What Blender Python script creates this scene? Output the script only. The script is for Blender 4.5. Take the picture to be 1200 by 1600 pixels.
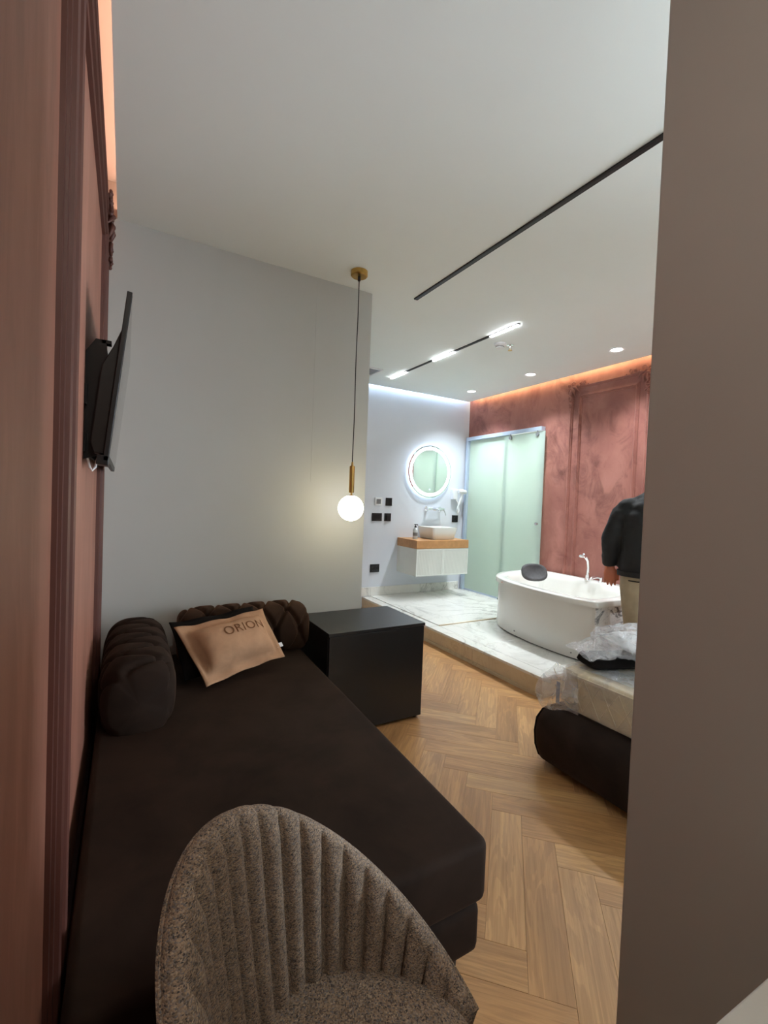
import bpy, bmesh, math, random
from mathutils import Vector, Matrix, noise
random.seed(7)
PI = math.pi
S = bpy.context.scene
COL = S.collection
for o in list(bpy.data.objects):
    bpy.data.objects.remove(o)

# ------------------------------------------------------------------ camera
YAW, PITCH, ROLL, FPX = 0.5193, -0.0254, 0.0384, 708.81
cam_d = bpy.data.cameras.new('camera')
cam = bpy.data.objects.new('camera', cam_d)
COL.objects.link(cam)
fw = Vector((math.sin(YAW) * math.cos(PITCH), math.cos(YAW) * math.cos(PITCH), math.sin(PITCH)))
rt = Vector((math.cos(YAW), -math.sin(YAW), 0))
up = rt.cross(fw)
r2 = rt * math.cos(ROLL) + up * math.sin(ROLL)
u2 = -rt * math.sin(ROLL) + up * math.cos(ROLL)
cam.matrix_world = Matrix(((r2.x, u2.x, -fw.x, 0), (r2.y, u2.y, -fw.y, 0), (r2.z, u2.z, -fw.z, 1.35), (0, 0, 0, 1)))
cam_d.sensor_fit = 'VERTICAL'
cam_d.sensor_height = 24.0
cam_d.lens = 24.0 * FPX / 1600.0
cam_d.clip_start = 0.02
S.camera = cam

# ------------------------------------------------------------------ world, exposure
S.view_settings.view_transform = 'Standard'
S.view_settings.look = 'None'
S.view_settings.gamma = 1.0
S.view_settings.use_curve_mapping = False
S.view_settings.exposure = 0.35
W = bpy.data.worlds.new('sky')
S.world = W
W.use_nodes = True
WB = W.node_tree.nodes['Background']
WB.inputs[0].default_value = (0.80, 0.90, 1.0, 1)
WB.inputs[1].default_value = 26.0

# lamp strengths; the entry and washroom lamps are added for brightness
COVE_LEFT, COVE_RIGHT, COVE_BACK = 9.0, 20.0, 45.0
SPOT_W, TRACK_E, MIRROR_E, GLOBE_E, PENDANT_W = 94.0, 24.0, 3.2, 5.0, 17.0
ENTRY_W, WC_W = 44.0, 48.0


def area_light(name, loc, sx, sy, power, color, rot=(0, 0, 0), portal=False, spread=PI):
    d = bpy.data.lights.new(name, 'AREA')
    d.shape = 'RECTANGLE'
    d.size, d.size_y = sx, sy
    d.energy = power
    d.color = color
    d.spread = spread
    o = bpy.data.objects.new(name, d)
    o.location = loc
    o.rotation_euler = rot
    COL.objects.link(o)
    if portal:
        d.cycles.is_portal = True
    return o


# daylight enters through added_window_1, an unseen window added beside the bed for brightness
area_light('added_window_portal', (4.14, -.55, 1.26), 2.28, 1.1, 1.0, (1, 1, 1), (0, PI / 2, 0), portal=True)

# ------------------------------------------------------------------ mesh helpers


class MB:
    def __init__(self):
        self.v = []
        self.f = []

    def add(self, vs, fs):
        k = len(self.v)
        self.v += [tuple(p) for p in vs]
        self.f += [tuple(i + k for i in f) for f in fs]
        return self

    def box(self, x0, x1, y0, y1, z0, z1):
        vs = [(x, y, z) for z in (z0, z1) for y in (y0, y1) for x in (x0, x1)]
        return self.add(vs, [(0, 2, 3, 1), (4, 5, 7, 6), (0, 1, 5, 4), (2, 6, 7, 3), (0, 4, 6, 2), (1, 3, 7, 5)])

    def tube(self, pts, rad, n=12, caps=True):
        pts = [Vector(p) for p in pts]
        if not hasattr(rad, '__len__'):
            rad = [rad] * len(pts)
        vs, fs = [], []
        ref = None
        for i, p in enumerate(pts):
            a = pts[max(i - 1, 0)]
            b = pts[min(i + 1, len(pts) - 1)]
            t = (b - a).normalized()
            if ref is None:
                ref = Vector((0, 0, 1)) if abs(t.z) < .9 else Vector((1, 0, 0))
            x = ref - t * ref.dot(t)
            x.normalize()
            y = t.cross(x)
            ref = x
            r = rad[i]
            rx, ry = r if hasattr(r, '__len__') else (r, r)
            for k in range(n):
                c = 2 * PI * k / n
                vs.append(p + x * math.cos(c) * rx + y * math.sin(c) * ry)
        for i in range(len(pts) - 1):
            for k in range(n):
                k2 = (k + 1) % n
                fs.append((i * n + k, i * n + k2, (i + 1) * n + k2, (i + 1) * n + k))
        if caps:
            fs.append(tuple(reversed(range(n))))
            fs.append(tuple((len(pts) - 1) * n + k for k in range(n)))
        return self.add(vs, fs)

    def lathe(self, prof, c=(0, 0, 0), n=24, axis='z'):
        vs, fs = [], []
        m = len(prof)
        for k in range(n):
            a = 2 * PI * k / n
            for r, h in prof:
                p = (r * math.cos(a), r * math.sin(a), h)
                if axis == 'y':
                    p = (p[0], -p[2], p[1])
                elif axis == 'x':
                    p = (p[2], p[0], p[1])
                vs.append((p[0] + c[0], p[1] + c[1], p[2] + c[2]))
        for k in range(n):
            k2 = (k + 1) % n
            for i in range(m - 1):
                fs.append((k * m + i, k2 * m + i, k2 * m + i + 1, k * m + i + 1))
        if prof[0][0] > 1e-6 and prof[-1][0] > 1e-6:
            for k in range(n):
                k2 = (k + 1) % n
                fs.append((k * m + m - 1, k2 * m + m - 1, k2 * m, k * m))
        elif prof[0][0] > 1e-6:
            fs.append(tuple(k * m for k in reversed(range(n))))
        elif prof[-1][0] > 1e-6:
            fs.append(tuple(k * m + m - 1 for k in range(n)))
        return self.add(vs, fs)

    def prism(self, poly, z0, z1, fmap=None):
        n = len(poly)
        vs = [(x, y, z0) for x, y in poly] + [(x, y, z1) for x, y in poly]
        if fmap:
            vs = [fmap(*p) for p in vs]
        fs = [tuple(reversed(range(n))), tuple(range(n, 2 * n))]
        fs += [(i, (i + 1) % n, n + (i + 1) % n, n + i) for i in range(n)]
        return self.add(vs, fs)

    def rings(self, rings, close0=True, close1=True, cyc=True):
        n = len(rings[0])
        vs = [p for r in rings for p in r]
        fs = []
        for i in range(len(rings) - 1):
            for k in range(n if cyc else n - 1):
                k2 = (k + 1) % n
                fs.append((i * n + k, i * n + k2, (i + 1) * n + k2, (i + 1) * n + k))
        if close0:
            fs.append(tuple(reversed(range(n))))
        if close1:
            fs.append(tuple((len(rings) - 1) * n + k for k in range(n)))
        return self.add(vs, fs)

    def sphere(self, c, r, n=16, m=10, s=(1, 1, 1), rot=None):
        vs, fs = [], []
        for j in range(1, m):
            t = PI * j / m
            for k in range(n):
                a = 2 * PI * k / n
                p = Vector((math.sin(t) * math.cos(a) * s[0], math.sin(t) * math.sin(a) * s[1], math.cos(t) * s[2])) * r
                if rot:
                    p = rot @ p
                vs.append(p + Vector(c))
        top = Vector((0, 0, r * s[2]))
        if rot:
            top = rot @ top
        vs.append(Vector(c) + top)
        vs.append(Vector(c) - top)
        it, ib = len(vs) - 2, len(vs) - 1
        for j in range(m - 2):
            for k in range(n):
                k2 = (k + 1) % n
                fs.append((j * n + k, (j + 1) * n + k, (j + 1) * n + k2, j * n + k2))
        for k in range(n):
            k2 = (k + 1) % n
            fs.append((it, k, k2))
            fs.append((ib, (m - 2) * n + k2, (m - 2) * n + k))
        return self.add(vs, fs)

    def xform(self, m):
        self.v = [tuple(m @ Vector(p)) for p in self.v]
        return self

    def build(self, name, mat, parent=None, smooth=False, bevel=0.0, seg=2, world=True, angle=40):
        me = bpy.data.meshes.new(name)
        vs = self.v
        if parent is not None and world:
            w = parent
            off = Vector((0, 0, 0))
            while w is not None:
                off += Vector(w.location)
                w = w.parent
            vs = [(p[0] - off.x, p[1] - off.y, p[2] - off.z) for p in vs]
        me.from_pydata(vs, [], self.f)
        bm = bmesh.new()
        bm.from_mesh(me)
        bmesh.ops.recalc_face_normals(bm, faces=bm.faces)
        bm.to_mesh(me)
        bm.free()
        me.materials.append(mat)
        o = bpy.data.objects.new(name, me)
        COL.objects.link(o)
        if parent is not None:
            o.parent = parent
        if smooth:
            me.polygons.foreach_set('use_smooth', [True] * len(me.polygons))
            if angle < 180:
                me.set_sharp_from_angle(angle=math.radians(angle))
        if bevel > 0:
            b = o.modifiers.new('bevel', 'BEVEL')
            b.width = bevel
            b.segments = seg
            b.limit_method = 'ANGLE'
            b.angle_limit = math.radians(40)
            me.polygons.foreach_set('use_smooth', [True] * len(me.polygons))
            me.set_sharp_from_angle(angle=math.radians(60))
        return o


def tag(o, label, cat, group=None):
    o['label'] = label
    o['category'] = cat
    if group:
        o['group'] = group
    return o


def thing(name, label, cat, loc=(0, 0, 0), rz=0.0, group=None):
    o = bpy.data.objects.new(name, None)
    o.empty_display_size = .05
    o.location = loc
    o.rotation_euler = (0, 0, rz)
    COL.objects.link(o)
    return tag(o, label, cat, group)


def struct(o, label=None):
    o['kind'] = 'structure'
    if label:
        o['label'] = label
    return o


def remesh(o, voxel, smooth_it=6, fac=.5):
    m = o.modifiers.new('remesh', 'REMESH')
    m.mode = 'VOXEL'
    m.voxel_size = voxel
    m.use_smooth_shade = True
    if smooth_it:
        s = o.modifiers.new('smooth', 'SMOOTH')
        s.iterations = smooth_it
        s.factor = fac
    return o


def lin(r, g, b):
    f = lambda c: (c / 255 / 12.92) if c / 255 <= .04045 else ((c / 255 + .055) / 1.055) ** 2.4
    return (f(r), f(g), f(b), 1)


# ------------------------------------------------------------------ materials
class NT:
    def __init__(self, name):
        self.m = bpy.data.materials.new(name)
        self.m.use_nodes = True
        self.t = self.m.node_tree
        self.p = self.t.nodes['Principled BSDF']
        self.out = self.t.nodes['Material Output']

    def n(self, typ, **kw):
        nd = self.t.nodes.new(typ)
        for k, v in kw.items():
            if k in nd.inputs:
                nd.inputs[k].default_value = v
            else:
                setattr(nd, k, v)
        return nd

    def l(self, a, b):
        self.t.links.new(a, b)

    def coords(self, scale=(1, 1, 1), kind='Object', rot=(0, 0, 0)):
        tc = self.n('ShaderNodeTexCoord')
        mp = self.n('ShaderNodeMapping')
        mp.inputs['Scale'].default_value = scale
        mp.inputs['Rotation'].default_value = rot
        self.l(tc.outputs[kind], mp.inputs['Vector'])
        return mp.outputs[0]

    def noise(self, vec, scale, detail=4, rough=.55, dist=0.0):
        nd = self.n('ShaderNodeTexNoise')
        nd.inputs['Scale'].default_value = scale
        nd.inputs['Detail'].default_value = detail
        nd.inputs['Roughness'].default_value = rough
        nd.inputs['Distortion'].default_value = dist
        self.l(vec, nd.inputs['Vector'])
        return nd.outputs['Fac']

    def ramp(self, fac, stops):
        r = self.n('ShaderNodeValToRGB')
        el = r.color_ramp.elements
        while len(el) < len(stops):
            el.new(.5)
        for e, (p, c) in zip(el, stops):
            e.position = p
            e.color = c
        self.l(fac, r.inputs[0])
        return r.outputs[0]

    def mix(self, fac, a, b, mode='MIX'):
        m = self.n('ShaderNodeMix', data_type='RGBA', blend_type=mode)
        for s, v in ((m.inputs[0], fac), (m.inputs[6], a), (m.inputs[7], b)):
            if hasattr(v, 'links'):
                self.l(v, s)
            else:
                s.default_value = v
        return m.outputs[2]

    def bump(self, h, strength=.3, dist=.01):
        b = self.n('ShaderNodeBump')
        b.inputs['Strength'].default_value = strength
        b.inputs['Distance'].default_value = dist
        self.l(h, b.inputs['Height'])
        self.l(b.outputs[0], self.p.inputs['Normal'])
        return b


def plain(name, col, rough=.5, metal=0.0, spec=.5, coat=0.0, nscale=0, namt=.06, bump=0.0, bscale=200):
    t = NT(name)
    t.p.inputs['Roughness'].default_value = rough
    t.p.inputs['Metallic'].default_value = metal
    t.p.inputs['Specular IOR Level'].default_value = spec
    t.p.inputs['Coat Weight'].default_value = coat
    t.p.inputs['Base Color'].default_value = col
    if nscale:
        f = t.noise(t.coords(), nscale, 5)
        lo = tuple(max(0, c * (1 - namt)) for c in col[:3]) + (1,)
        hi = tuple(min(1, c * (1 + namt)) for c in col[:3]) + (1,)
        t.l(t.ramp(f, [(.3, lo), (.7, hi)]), t.p.inputs['Base Color'])
    if bump:
        t.bump(t.noise(t.coords(), bscale, 3), bump, .002)
    return t.m


def emit(name, col, strength):
    t = NT(name)
    t.p.inputs['Base Color'].default_value = (.8, .8, .8, 1)
    t.p.inputs['Emission Color'].default_value = col
    t.p.inputs['Emission Strength'].default_value = strength
    return t.m


def plaster_red(name, c0, c1, c2, aniso=(1, 1, .75), smear=.55):
    t = NT(name)
    co = t.coords(aniso)
    big = t.noise(co, 2.2, 6, .62, .6)
    base = t.ramp(big, [(.30, c0), (.52, c1), (.74, c2)])
    blot = t.noise(co, 5.5, 9, .66, .9)
    msk = t.noise(co, 1.6, 3, .5)
    add = t.n('ShaderNodeMath', operation='ADD')
    t.l(blot, add.inputs[0])
    t.l(msk, add.inputs[1])
    k = t.ramp(add.outputs[0], [(.99, (0, 0, 0, 1)), (1.0, (0, 0, 0, 1))])
    half = t.n('ShaderNodeMath', operation='MULTIPLY')
    t.l(add.outputs[0], half.inputs[0])
    half.inputs[1].default_value = .5
    k = t.ramp(half.outputs[0], [(.53, (0, 0, 0, 1)), (.66, (smear, smear, smear, 1))])
    k2 = t.ramp(half.outputs[0], [(.36, (.45, .45, .45, 1)), (.47, (0, 0, 0, 1))])
    dark = tuple(c * .42 for c in c0[:3]) + (1,)
    lite = tuple(min(1, c * 1.25) for c in c2[:3]) + (1,)
    t.l(t.mix(k2, t.mix(k, base, dark), lite), t.p.inputs['Base Color'])
    t.p.inputs['Roughness'].default_value = .5
    t.p.inputs['Specular IOR Level'].default_value = .3
    t.bump(blot, .10, .004)
    return t.m


def marble(name, base, veincol, scale=1.0, amt=.7, rough=.15):
    t = NT(name)
    co = t.coords((scale, scale, scale), rot=(.3, .2, .6))
    n1 = t.noise(co, 1.6, 8, .62, 1.8)
    n2 = t.noise(co, 4.2, 6, .6, 2.4)
    v1 = t.ramp(n1, [(.47, (0, 0, 0, 1)), (.50, (1, 1, 1, 1)), (.535, (0, 0, 0, 1))])
    v2 = t.ramp(n2, [(.485, (0, 0, 0, 1)), (.5, (.5, .5, .5, 1)), (.515, (0, 0, 0, 1))])
    m = t.ramp(t.noise(co, .9, 2), [(.42, (.15, .15, .15, 1)), (.62, (amt, amt, amt, 1))])
    v = t.mix(1.0, t.mix(1.0, v1, v2, 'ADD'), m, 'MULTIPLY')
    soft = t.ramp(t.noise(co, 1.1, 4), [(.35, tuple(c * .90 for c in base[:3]) + (1,)), (.65, base)])
    t.l(t.mix(v, soft, veincol), t.p.inputs['Base Color'])
    t.p.inputs['Roughness'].default_value = rough
    return t.m


def wood_plank(name):
    t = NT(name)
    tc = t.n('ShaderNodeTexCoord')
    oi = t.n('ShaderNodeObjectInfo')
    off = t.n('ShaderNodeVectorMath', operation='SCALE')
    cb = t.n('ShaderNodeCombineXYZ')
    t.l(oi.outputs['Random'], cb.inputs[0])
    t.l(oi.outputs['Random'], cb.inputs[1])
    t.l(cb.outputs[0], off.inputs[0])
    off.inputs['Scale'].default_value = 91.7
    ad = t.n('ShaderNodeVectorMath', operation='ADD')
    t.l(tc.outputs['Object'], ad.inputs[0])
    t.l(off.outputs[0], ad.inputs[1])
    mp = t.n('ShaderNodeMapping')
    mp.inputs['Scale'].default_value = (.55, 4.6, 1)
    t.l(ad.outputs[0], mp.inputs['Vector'])
    v = mp.outputs[0]
    fig = t.noise(v, 2.6, 4, .55, 1.3)
    wv = t.n('ShaderNodeMath', operation='MULTIPLY')
    t.l(fig, wv.inputs[0])
    wv.inputs[1].default_value = 30.0
    sn = t.n('ShaderNodeMath', operation='SINE')
    t.l(wv.outputs[0], sn.inputs[0])
    rings = t.ramp(sn.outputs[0], [(0.0, (.20, .20, .20, 1)), (.5, (0, 0, 0, 1)), (1.0, (0, 0, 0, 1))])
    mp2 = t.n('ShaderNodeMapping')
    mp2.inputs['Scale'].default_value = (1.6, 42.0, 1)
    t.l(ad.outputs[0], mp2.inputs['Vector'])
    fine = t.noise(mp2.outputs[0], 2.0, 5, .65)
    base = t.ramp(oi.outputs['Random'], [(0, lin(210, 160, 104)), (.35, lin(198, 148, 95)), (.7, lin(217, 169, 113)), (1, lin(187, 136, 86))])
    cl = t.ramp(t.noise(v, 1.3, 3), [(.3, lin(120, 92, 72)), (.62, (1, 1, 1, 1))])
    c = t.mix(.35, base, cl, 'MULTIPLY')
    c = t.mix(rings, c, lin(112, 72, 40))
    fr = t.ramp(fine, [(.35, (.62, .55, .5, 1)), (.6, (1, 1, 1, 1))])
    c = t.mix(.55, c, fr, 'MULTIPLY')
    t.l(c, t.p.inputs['Base Color'])
    t.p.inputs['Roughness'].default_value = .36
    t.p.inputs['Specular IOR Level'].default_value = .5
    t.bump(fine, .08, .001)
    return t.m


def velvet(name, col, sheen=.5, scol=None, nscale=5, namt=.35):
    t = NT(name)
    f = t.noise(t.coords(), nscale, 5, .6, .4)
    lo = tuple(c * (1 - namt) for c in col[:3]) + (1,)
    hi = tuple(min(1, c * (1 + namt)) for c in col[:3]) + (1,)
    t.l(t.ramp(f, [(.3, lo), (.7, hi)]), t.p.inputs['Base Color'])
    t.p.inputs['Roughness'].default_value = .85
    t.p.inputs['Specular IOR Level'].default_value = .15
    t.p.inputs['Sheen Weight'].default_value = sheen
    t.p.inputs['Sheen Roughness'].default_value = .4
    t.p.inputs['Sheen Tint'].default_value = scol or hi
    return t.m


def tweed(name):
    t = NT(name)
    co = t.coords((1, 1, 1))
    mp = t.coords((1.0, 1.0, 2.0))
    vo = t.n('ShaderNodeTexVoronoi')
    vo.inputs['Scale'].default_value = 400
    t.l(mp, vo.inputs['Vector'])
    sep = t.n('ShaderNodeSeparateColor')
    t.l(vo.outputs['Color'], sep.inputs[0])
    c = t.ramp(sep.outputs[0], [(.0, lin(80, 78, 78)), (.3, lin(146, 128, 110)), (.6, lin(184, 161, 136)), (.85, lin(122, 122, 124)), (1, lin(208, 186, 158))])
    big = t.ramp(t.noise(co, 60, 3), [(.3, (.75, .75, .75, 1)), (.7, (1, 1, 1, 1))])
    t.l(t.mix(1.0, c, big, 'MULTIPLY'), t.p.inputs['Base Color'])
    t.p.inputs['Roughness'].default_value = .95
    t.p.inputs['Specular IOR Level'].default_value = .1
    b = t.bump(vo.outputs['Distance'], .4, .002)
    b.invert = True
    return t.m


def frosted(name):
    t = NT(name)
    f = t.noise(t.coords(), 1.5, 2)
    col = t.ramp(f, [(.3, lin(220, 237, 229)), (.7, lin(226, 241, 234))])
    di = t.n('ShaderNodeBsdfDiffuse')
    tr = t.n('ShaderNodeBsdfTranslucent')
    gl = t.n('ShaderNodeBsdfGlossy')
    gl.inputs['Roughness'].default_value = .32
    t.l(col, di.inputs[0])
    t.l(col, tr.inputs[0])
    m1 = t.n('ShaderNodeMixShader')
    m1.inputs[0].default_value = .6
    t.l(di.outputs[0], m1.inputs[1])
    t.l(tr.outputs[0], m1.inputs[2])
    fr = t.n('ShaderNodeFresnel')
    fr.inputs[0].default_value = 1.5
    m2 = t.n('ShaderNodeMixShader')
    t.l(fr.outputs[0], m2.inputs[0])
    t.l(m1.outputs[0], m2.inputs[1])
    t.l(gl.outputs[0], m2.inputs[2])
    t.l(m2.outputs[0], t.out.inputs[0])
    return t.m


def film(name, clear=.62, tint=(.92, .94, .96, 1), rough=.12, bscale=30, bstr=.6):
    t = NT(name)
    tp = t.n('ShaderNodeBsdfTransparent')
    tp.inputs[0].default_value = (.97, .97, .97, 1)
    gl = t.n('ShaderNodeBsdfGlossy')
    gl.inputs['Roughness'].default_value = rough
    di = t.n('ShaderNodeBsdfDiffuse')
    di.inputs[0].default_value = tint
    nz = t.noise(t.coords(), bscale, 5, .6, 1.0)
    b = t.n('ShaderNodeBump')
    b.inputs['Strength'].default_value = bstr
    b.inputs['Distance'].default_value = .02
    t.l(nz, b.inputs['Height'])
    t.l(b.outputs[0], gl.inputs['Normal'])
    m1 = t.n('ShaderNodeMixShader')
    m1.inputs[0].default_value = .5
    t.l(gl.outputs[0], m1.inputs[1])
    t.l(di.outputs[0], m1.inputs[2])
    m2 = t.n('ShaderNodeMixShader')
    r = t.ramp(nz, [(.35, (clear, clear, clear, 1)), (.7, (clear * .55, clear * .55, clear * .55, 1))])
    t.l(r, m2.inputs[0])
    t.l(m1.outputs[0], m2.inputs[1])
    t.l(tp.outputs[0], m2.inputs[2])
    t.l(m2.outputs[0], t.out.inputs[0])
    return t.m


def glass(name):
    t = NT(name)
    t.p.inputs['Base Color'].default_value = (.95, .98, .97, 1)
    tp = t.n('ShaderNodeBsdfTransparent')
    gl = t.n('ShaderNodeBsdfGlossy')
    gl.inputs['Roughness'].default_value = .02
    fr = t.n('ShaderNodeFresnel')
    m = t.n('ShaderNodeMixShader')
    t.l(fr.outputs[0], m.inputs[0])
    t.l(tp.outputs[0], m.inputs[1])
    t.l(gl.outputs[0], m.inputs[2])
    t.l(m.outputs[0], t.out.inputs[0])
    return t.m


M = {}
M['white'] = plain('white_paint', lin(197, 199, 194), .6, nscale=1.5, namt=.02, bump=.04, bscale=90)
M['white_bath'] = plain('bath_wall_paint', lin(214, 218, 226), .55, nscale=1.5, namt=.02)
M['ceiling'] = plain('ceiling_paint', lin(236, 242, 239), .7, nscale=1.2, namt=.015)
M['red_l'] = plaster_red('red_plaster_left', lin(146, 98, 82), lin(158, 109, 92), lin(170, 121, 103), (1, 2.2, .5), .4)
M['red_r'] = plaster_red('red_plaster_right', lin(140, 88, 80), lin(160, 106, 95), lin(174, 120, 108), (1, 1, .75), .75)
M['red_trim_shaded'] = plain('red_trim_shaded', lin(90, 53, 44), .5, nscale=6, namt=.1)  # left mouldings darkened, shade on their near sides put into colour
M['plank'] = wood_plank('oak_plank')
M['joint'] = plain('floor_joint', lin(120, 88, 58), .8, nscale=8)
M['marble'] = marble('white_marble', lin(238, 236, 230), lin(150, 146, 138), .8, .85)
M['marble_b'] = marble('bookmatch_marble', lin(246, 246, 246), lin(84, 84, 88), 1.7, 1.0)
M['stone'] = marble('beige_stone', lin(214, 196, 168), lin(176, 148, 114), 2.5, .5, .3)
M['black_lam'] = plain('black_laminate', lin(34, 34, 35), .30, nscale=30, namt=.05)
M['black_pl'] = plain('black_plastic', lin(11, 11, 12), .4, nscale=20)
M['black_gl'] = plain('black_screen', (.004, .004, .005, 1), .06, nscale=3)
M['metal_b'] = plain('black_metal', lin(12, 12, 13), .55, 0.0, nscale=20)
M['brass'] = plain('brass', lin(196, 160, 92), .28, 1.0, nscale=20, namt=.05)
M['chrome'] = plain('chrome', (.82, .83, .85, 1), .08, 1.0, nscale=10, namt=.02)
M['acrylic'] = plain('white_acrylic', lin(232, 230, 224), .18, coat=.3, nscale=4, namt=.01)
M['ceramic'] = plain('white_ceramic', lin(236, 236, 232), .12, nscale=4, namt=.01)
M['oak'] = plain('oak_slab', lin(190, 140, 92), .45, nscale=18, namt=.12)
M['cab'] = plain('white_cabinet', lin(226, 228, 222), .4, nscale=5, namt=.02)
M['velvet'] = velvet('brown_velvet', lin(42, 31, 24), .18, lin(128, 92, 70))
M['velvet_lit'] = velvet('lit_brown_velvet', lin(60, 43, 32), .55, lin(150, 108, 82))  # sofa velvet in a lighter tone, light on the backrest put into colour
M['velvet_bed'] = velvet('dark_brown_velvet', lin(44, 34, 29), .25, lin(110, 82, 66))
M['velvet_dark'] = velvet('black_brown_velvet', lin(22, 18, 16), .1, lin(60, 46, 40))
M['beige'] = velvet('beige_velvet', lin(184, 144, 112), .3, lin(210, 170, 135), 14, .12)
M['beige_text'] = velvet('embossed_text', lin(120, 82, 54), .2, lin(150, 110, 80), 14, .12)
M['tweed'] = tweed('tweed')
M['frost'] = frosted('frosted_glass')
M['alu'] = plain('aluminium', lin(190, 204, 222), .35, .35, nscale=20, namt=.03)
M['film'] = film('plastic_film', .93, (.95, .96, .97, 1), .10, 9, .5)
M['film_bag'] = film('plastic_bag', .84, (.93, .95, 1, 1), .07, 20, .9)
M['mattress'] = plain('quilted_ticking', lin(214, 196, 162), .8, nscale=25, namt=.06, bump=.3, bscale=60)
M['film_flap'] = film('plastic_flap', .72, (.95, .96, .97, 1), .15, 14, .6)
M['tan'] = plain('bare_tan_cloth', lin(150, 108, 78), .9, nscale=20, namt=.15)
M['pillow_w'] = plain('white_cotton', lin(226, 228, 230), .8, nscale=12, namt=.03)
M['skin'] = plain('skin', lin(196, 118, 90), .5, nscale=20, namt=.06)
M['hair'] = plain('dark_hair', lin(28, 22, 19), .6, nscale=60, namt=.3)
M['jacket'] = plain('black_jacket', lin(24, 24, 26), .75, nscale=30, namt=.2, bump=.25, bscale=25)
M['trousers'] = plain('beige_trousers', lin(172, 156, 130), .85, nscale=20, namt=.08)
M['shoe'] = plain('dark_shoe', lin(40, 34, 30), .5, nscale=20)
M['white_pl'] = plain('white_plastic', lin(232, 233, 234), .3, nscale=10, namt=.01)
M['grey_pl'] = plain('grey_plastic', lin(120, 122, 124), .35, nscale=10)
M['clear'] = glass('clear_glass')
M['mirror'] = plain('mirror_silver', (.86, .90, .88, 1), .02, 1.0)
M['desk'] = plain('white_desk', lin(228, 230, 224), .35, nscale=5, namt=.02)
M['rubber'] = plain('grey_rubber', lin(72, 70, 72), .6, nscale=40, namt=.2)
M['globe'] = emit('opal_globe', (1, .93, .76, 1), GLOBE_E)
M['led_pink'] = emit('led_warm_left', (1, .50, .34, 1), COVE_LEFT)
M['led_orange'] = emit('led_warm_right', (1, .76, .42, 1), COVE_RIGHT)
M['led_cool'] = emit('led_cool', (.60, .78, 1, 1), COVE_BACK)
M['led_white'] = emit('led_white', (.92, .96, 1, 1), TRACK_E)
M['led_spot'] = emit('led_spot', (1, .97, .92, 1), 12.0)
M['led_back'] = emit('led_mirror_back', (.62, .78, 1, 1), 5.0)
M['led_mirror'] = emit('led_mirror', (.86, .93, 1, 1), MIRROR_E)

# ------------------------------------------------------------------ the room
XL, XR, YN, YW, YB, H = -.11, 4.15, -1.2, 2.776, 4.955, 2.75
HT = 2.93
XWC = 5.45

fl = struct(MB().box(XL - .1, XR + .12, YN - .1, YB + .1, -.06, -.007).build('floor', M['joint']))

# herringbone planks, each an object
PW, PL = .125, .625
pm = MB()
hx, hy = PL / 2 - .0002, PW / 2 - .0002
c = .0007
pm.rings([[(-hx, -hy, -.007), (hx, -hy, -.007), (hx, hy, -.007), (-hx, hy, -.007)],
          [(-hx, -hy, -c), (hx, -hy, -c), (hx, hy, -c), (-hx, hy, -c)],
          [(-hx + c, -hy + c, 0), (hx - c, -hy + c, 0), (hx - c, hy - c, 0), (-hx + c, hy - c, 0)]])
plank0 = pm.build('plank', M['plank'], fl)
plank_me = plank0.data
first = True
p0, y0 = 1.423, -.114
s2 = math.sqrt(.5)
cnt = 0
for k in range(-60, 60):
    for m in range(-12, 13):
        for kind in (0, 1):
            bx_, by_ = p0 + k * PW + m * PL, y0 + k * PW - m * PL
            if kind == 0:
                cx, cy = bx_ + PL / 2, by_ + PW / 2
            else:
                cx, cy = bx_ + PL + PW / 2, by_ + PW - PL / 2
            p, q = cx, -cy
            wx, wy = (p + q) * s2, (p - q) * s2
            vis = XL + .1 < wx < 2.66 and .45 < wy < 5.0 and not (wx < 1.35 and wy > 2.95)
            vis = vis or (2.5 < wx < XR - .1 and .5 < wy < 2.3) or (XL + .1 < wx < 2.6 and -.4 < wy <= .45)
            if not vis:
                continue
            if first:
                o = plank0
                first = False
            else:
                o = plank0.copy()
                COL.objects.link(o)
            o.location = (wx, wy, 0)
            o.rotation_euler = (0, 0, PI / 4 if kind == 0 else -PI / 4)
            cnt += 1
print('planks', cnt)

# walls
wl = struct(MB().box(XL - .1, XL, YN - .1, YW, 0, HT).build('wall_left', M['red_l']))
wm = struct(MB().box(XL - .1, 1.43, YW, YB, 0, HT).build('wall_middle', M['white']))
MB().box(1.034, 1.036, YW - .0012, YW, 1.45, H - .02).build('plaster_seam', M['white'], wm)
wb = struct(MB().box(1.43, XR + .12, YB, YB + .1, 0, HT).build('wall_back', M['white_bath']))
# right wall, with the opening of the glass door
DY0, DY1, DZ1 = 3.64, 4.90, 2.22
WY0, WY1, WZ0, WZ1 = -1.1, .0, .12, 2.4
m = MB().box(XR, XR + .12, YN - .1, WY0, 0, HT).box(XR, XR + .12, WY0, WY1, 0, WZ0).box(XR, XR + .12, WY0, WY1, WZ1, HT).box(XR, XR + .12, WY1, DY0, 0, HT).box(XR, XR + .12, DY1, YB, 0, HT).box(XR, XR + .12, DY0, DY1, DZ1, HT).box(XR, XR + .12, DY0, DY1, 0, .15)
wr = struct(m.build('wall_right', M['red_r']))
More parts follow.
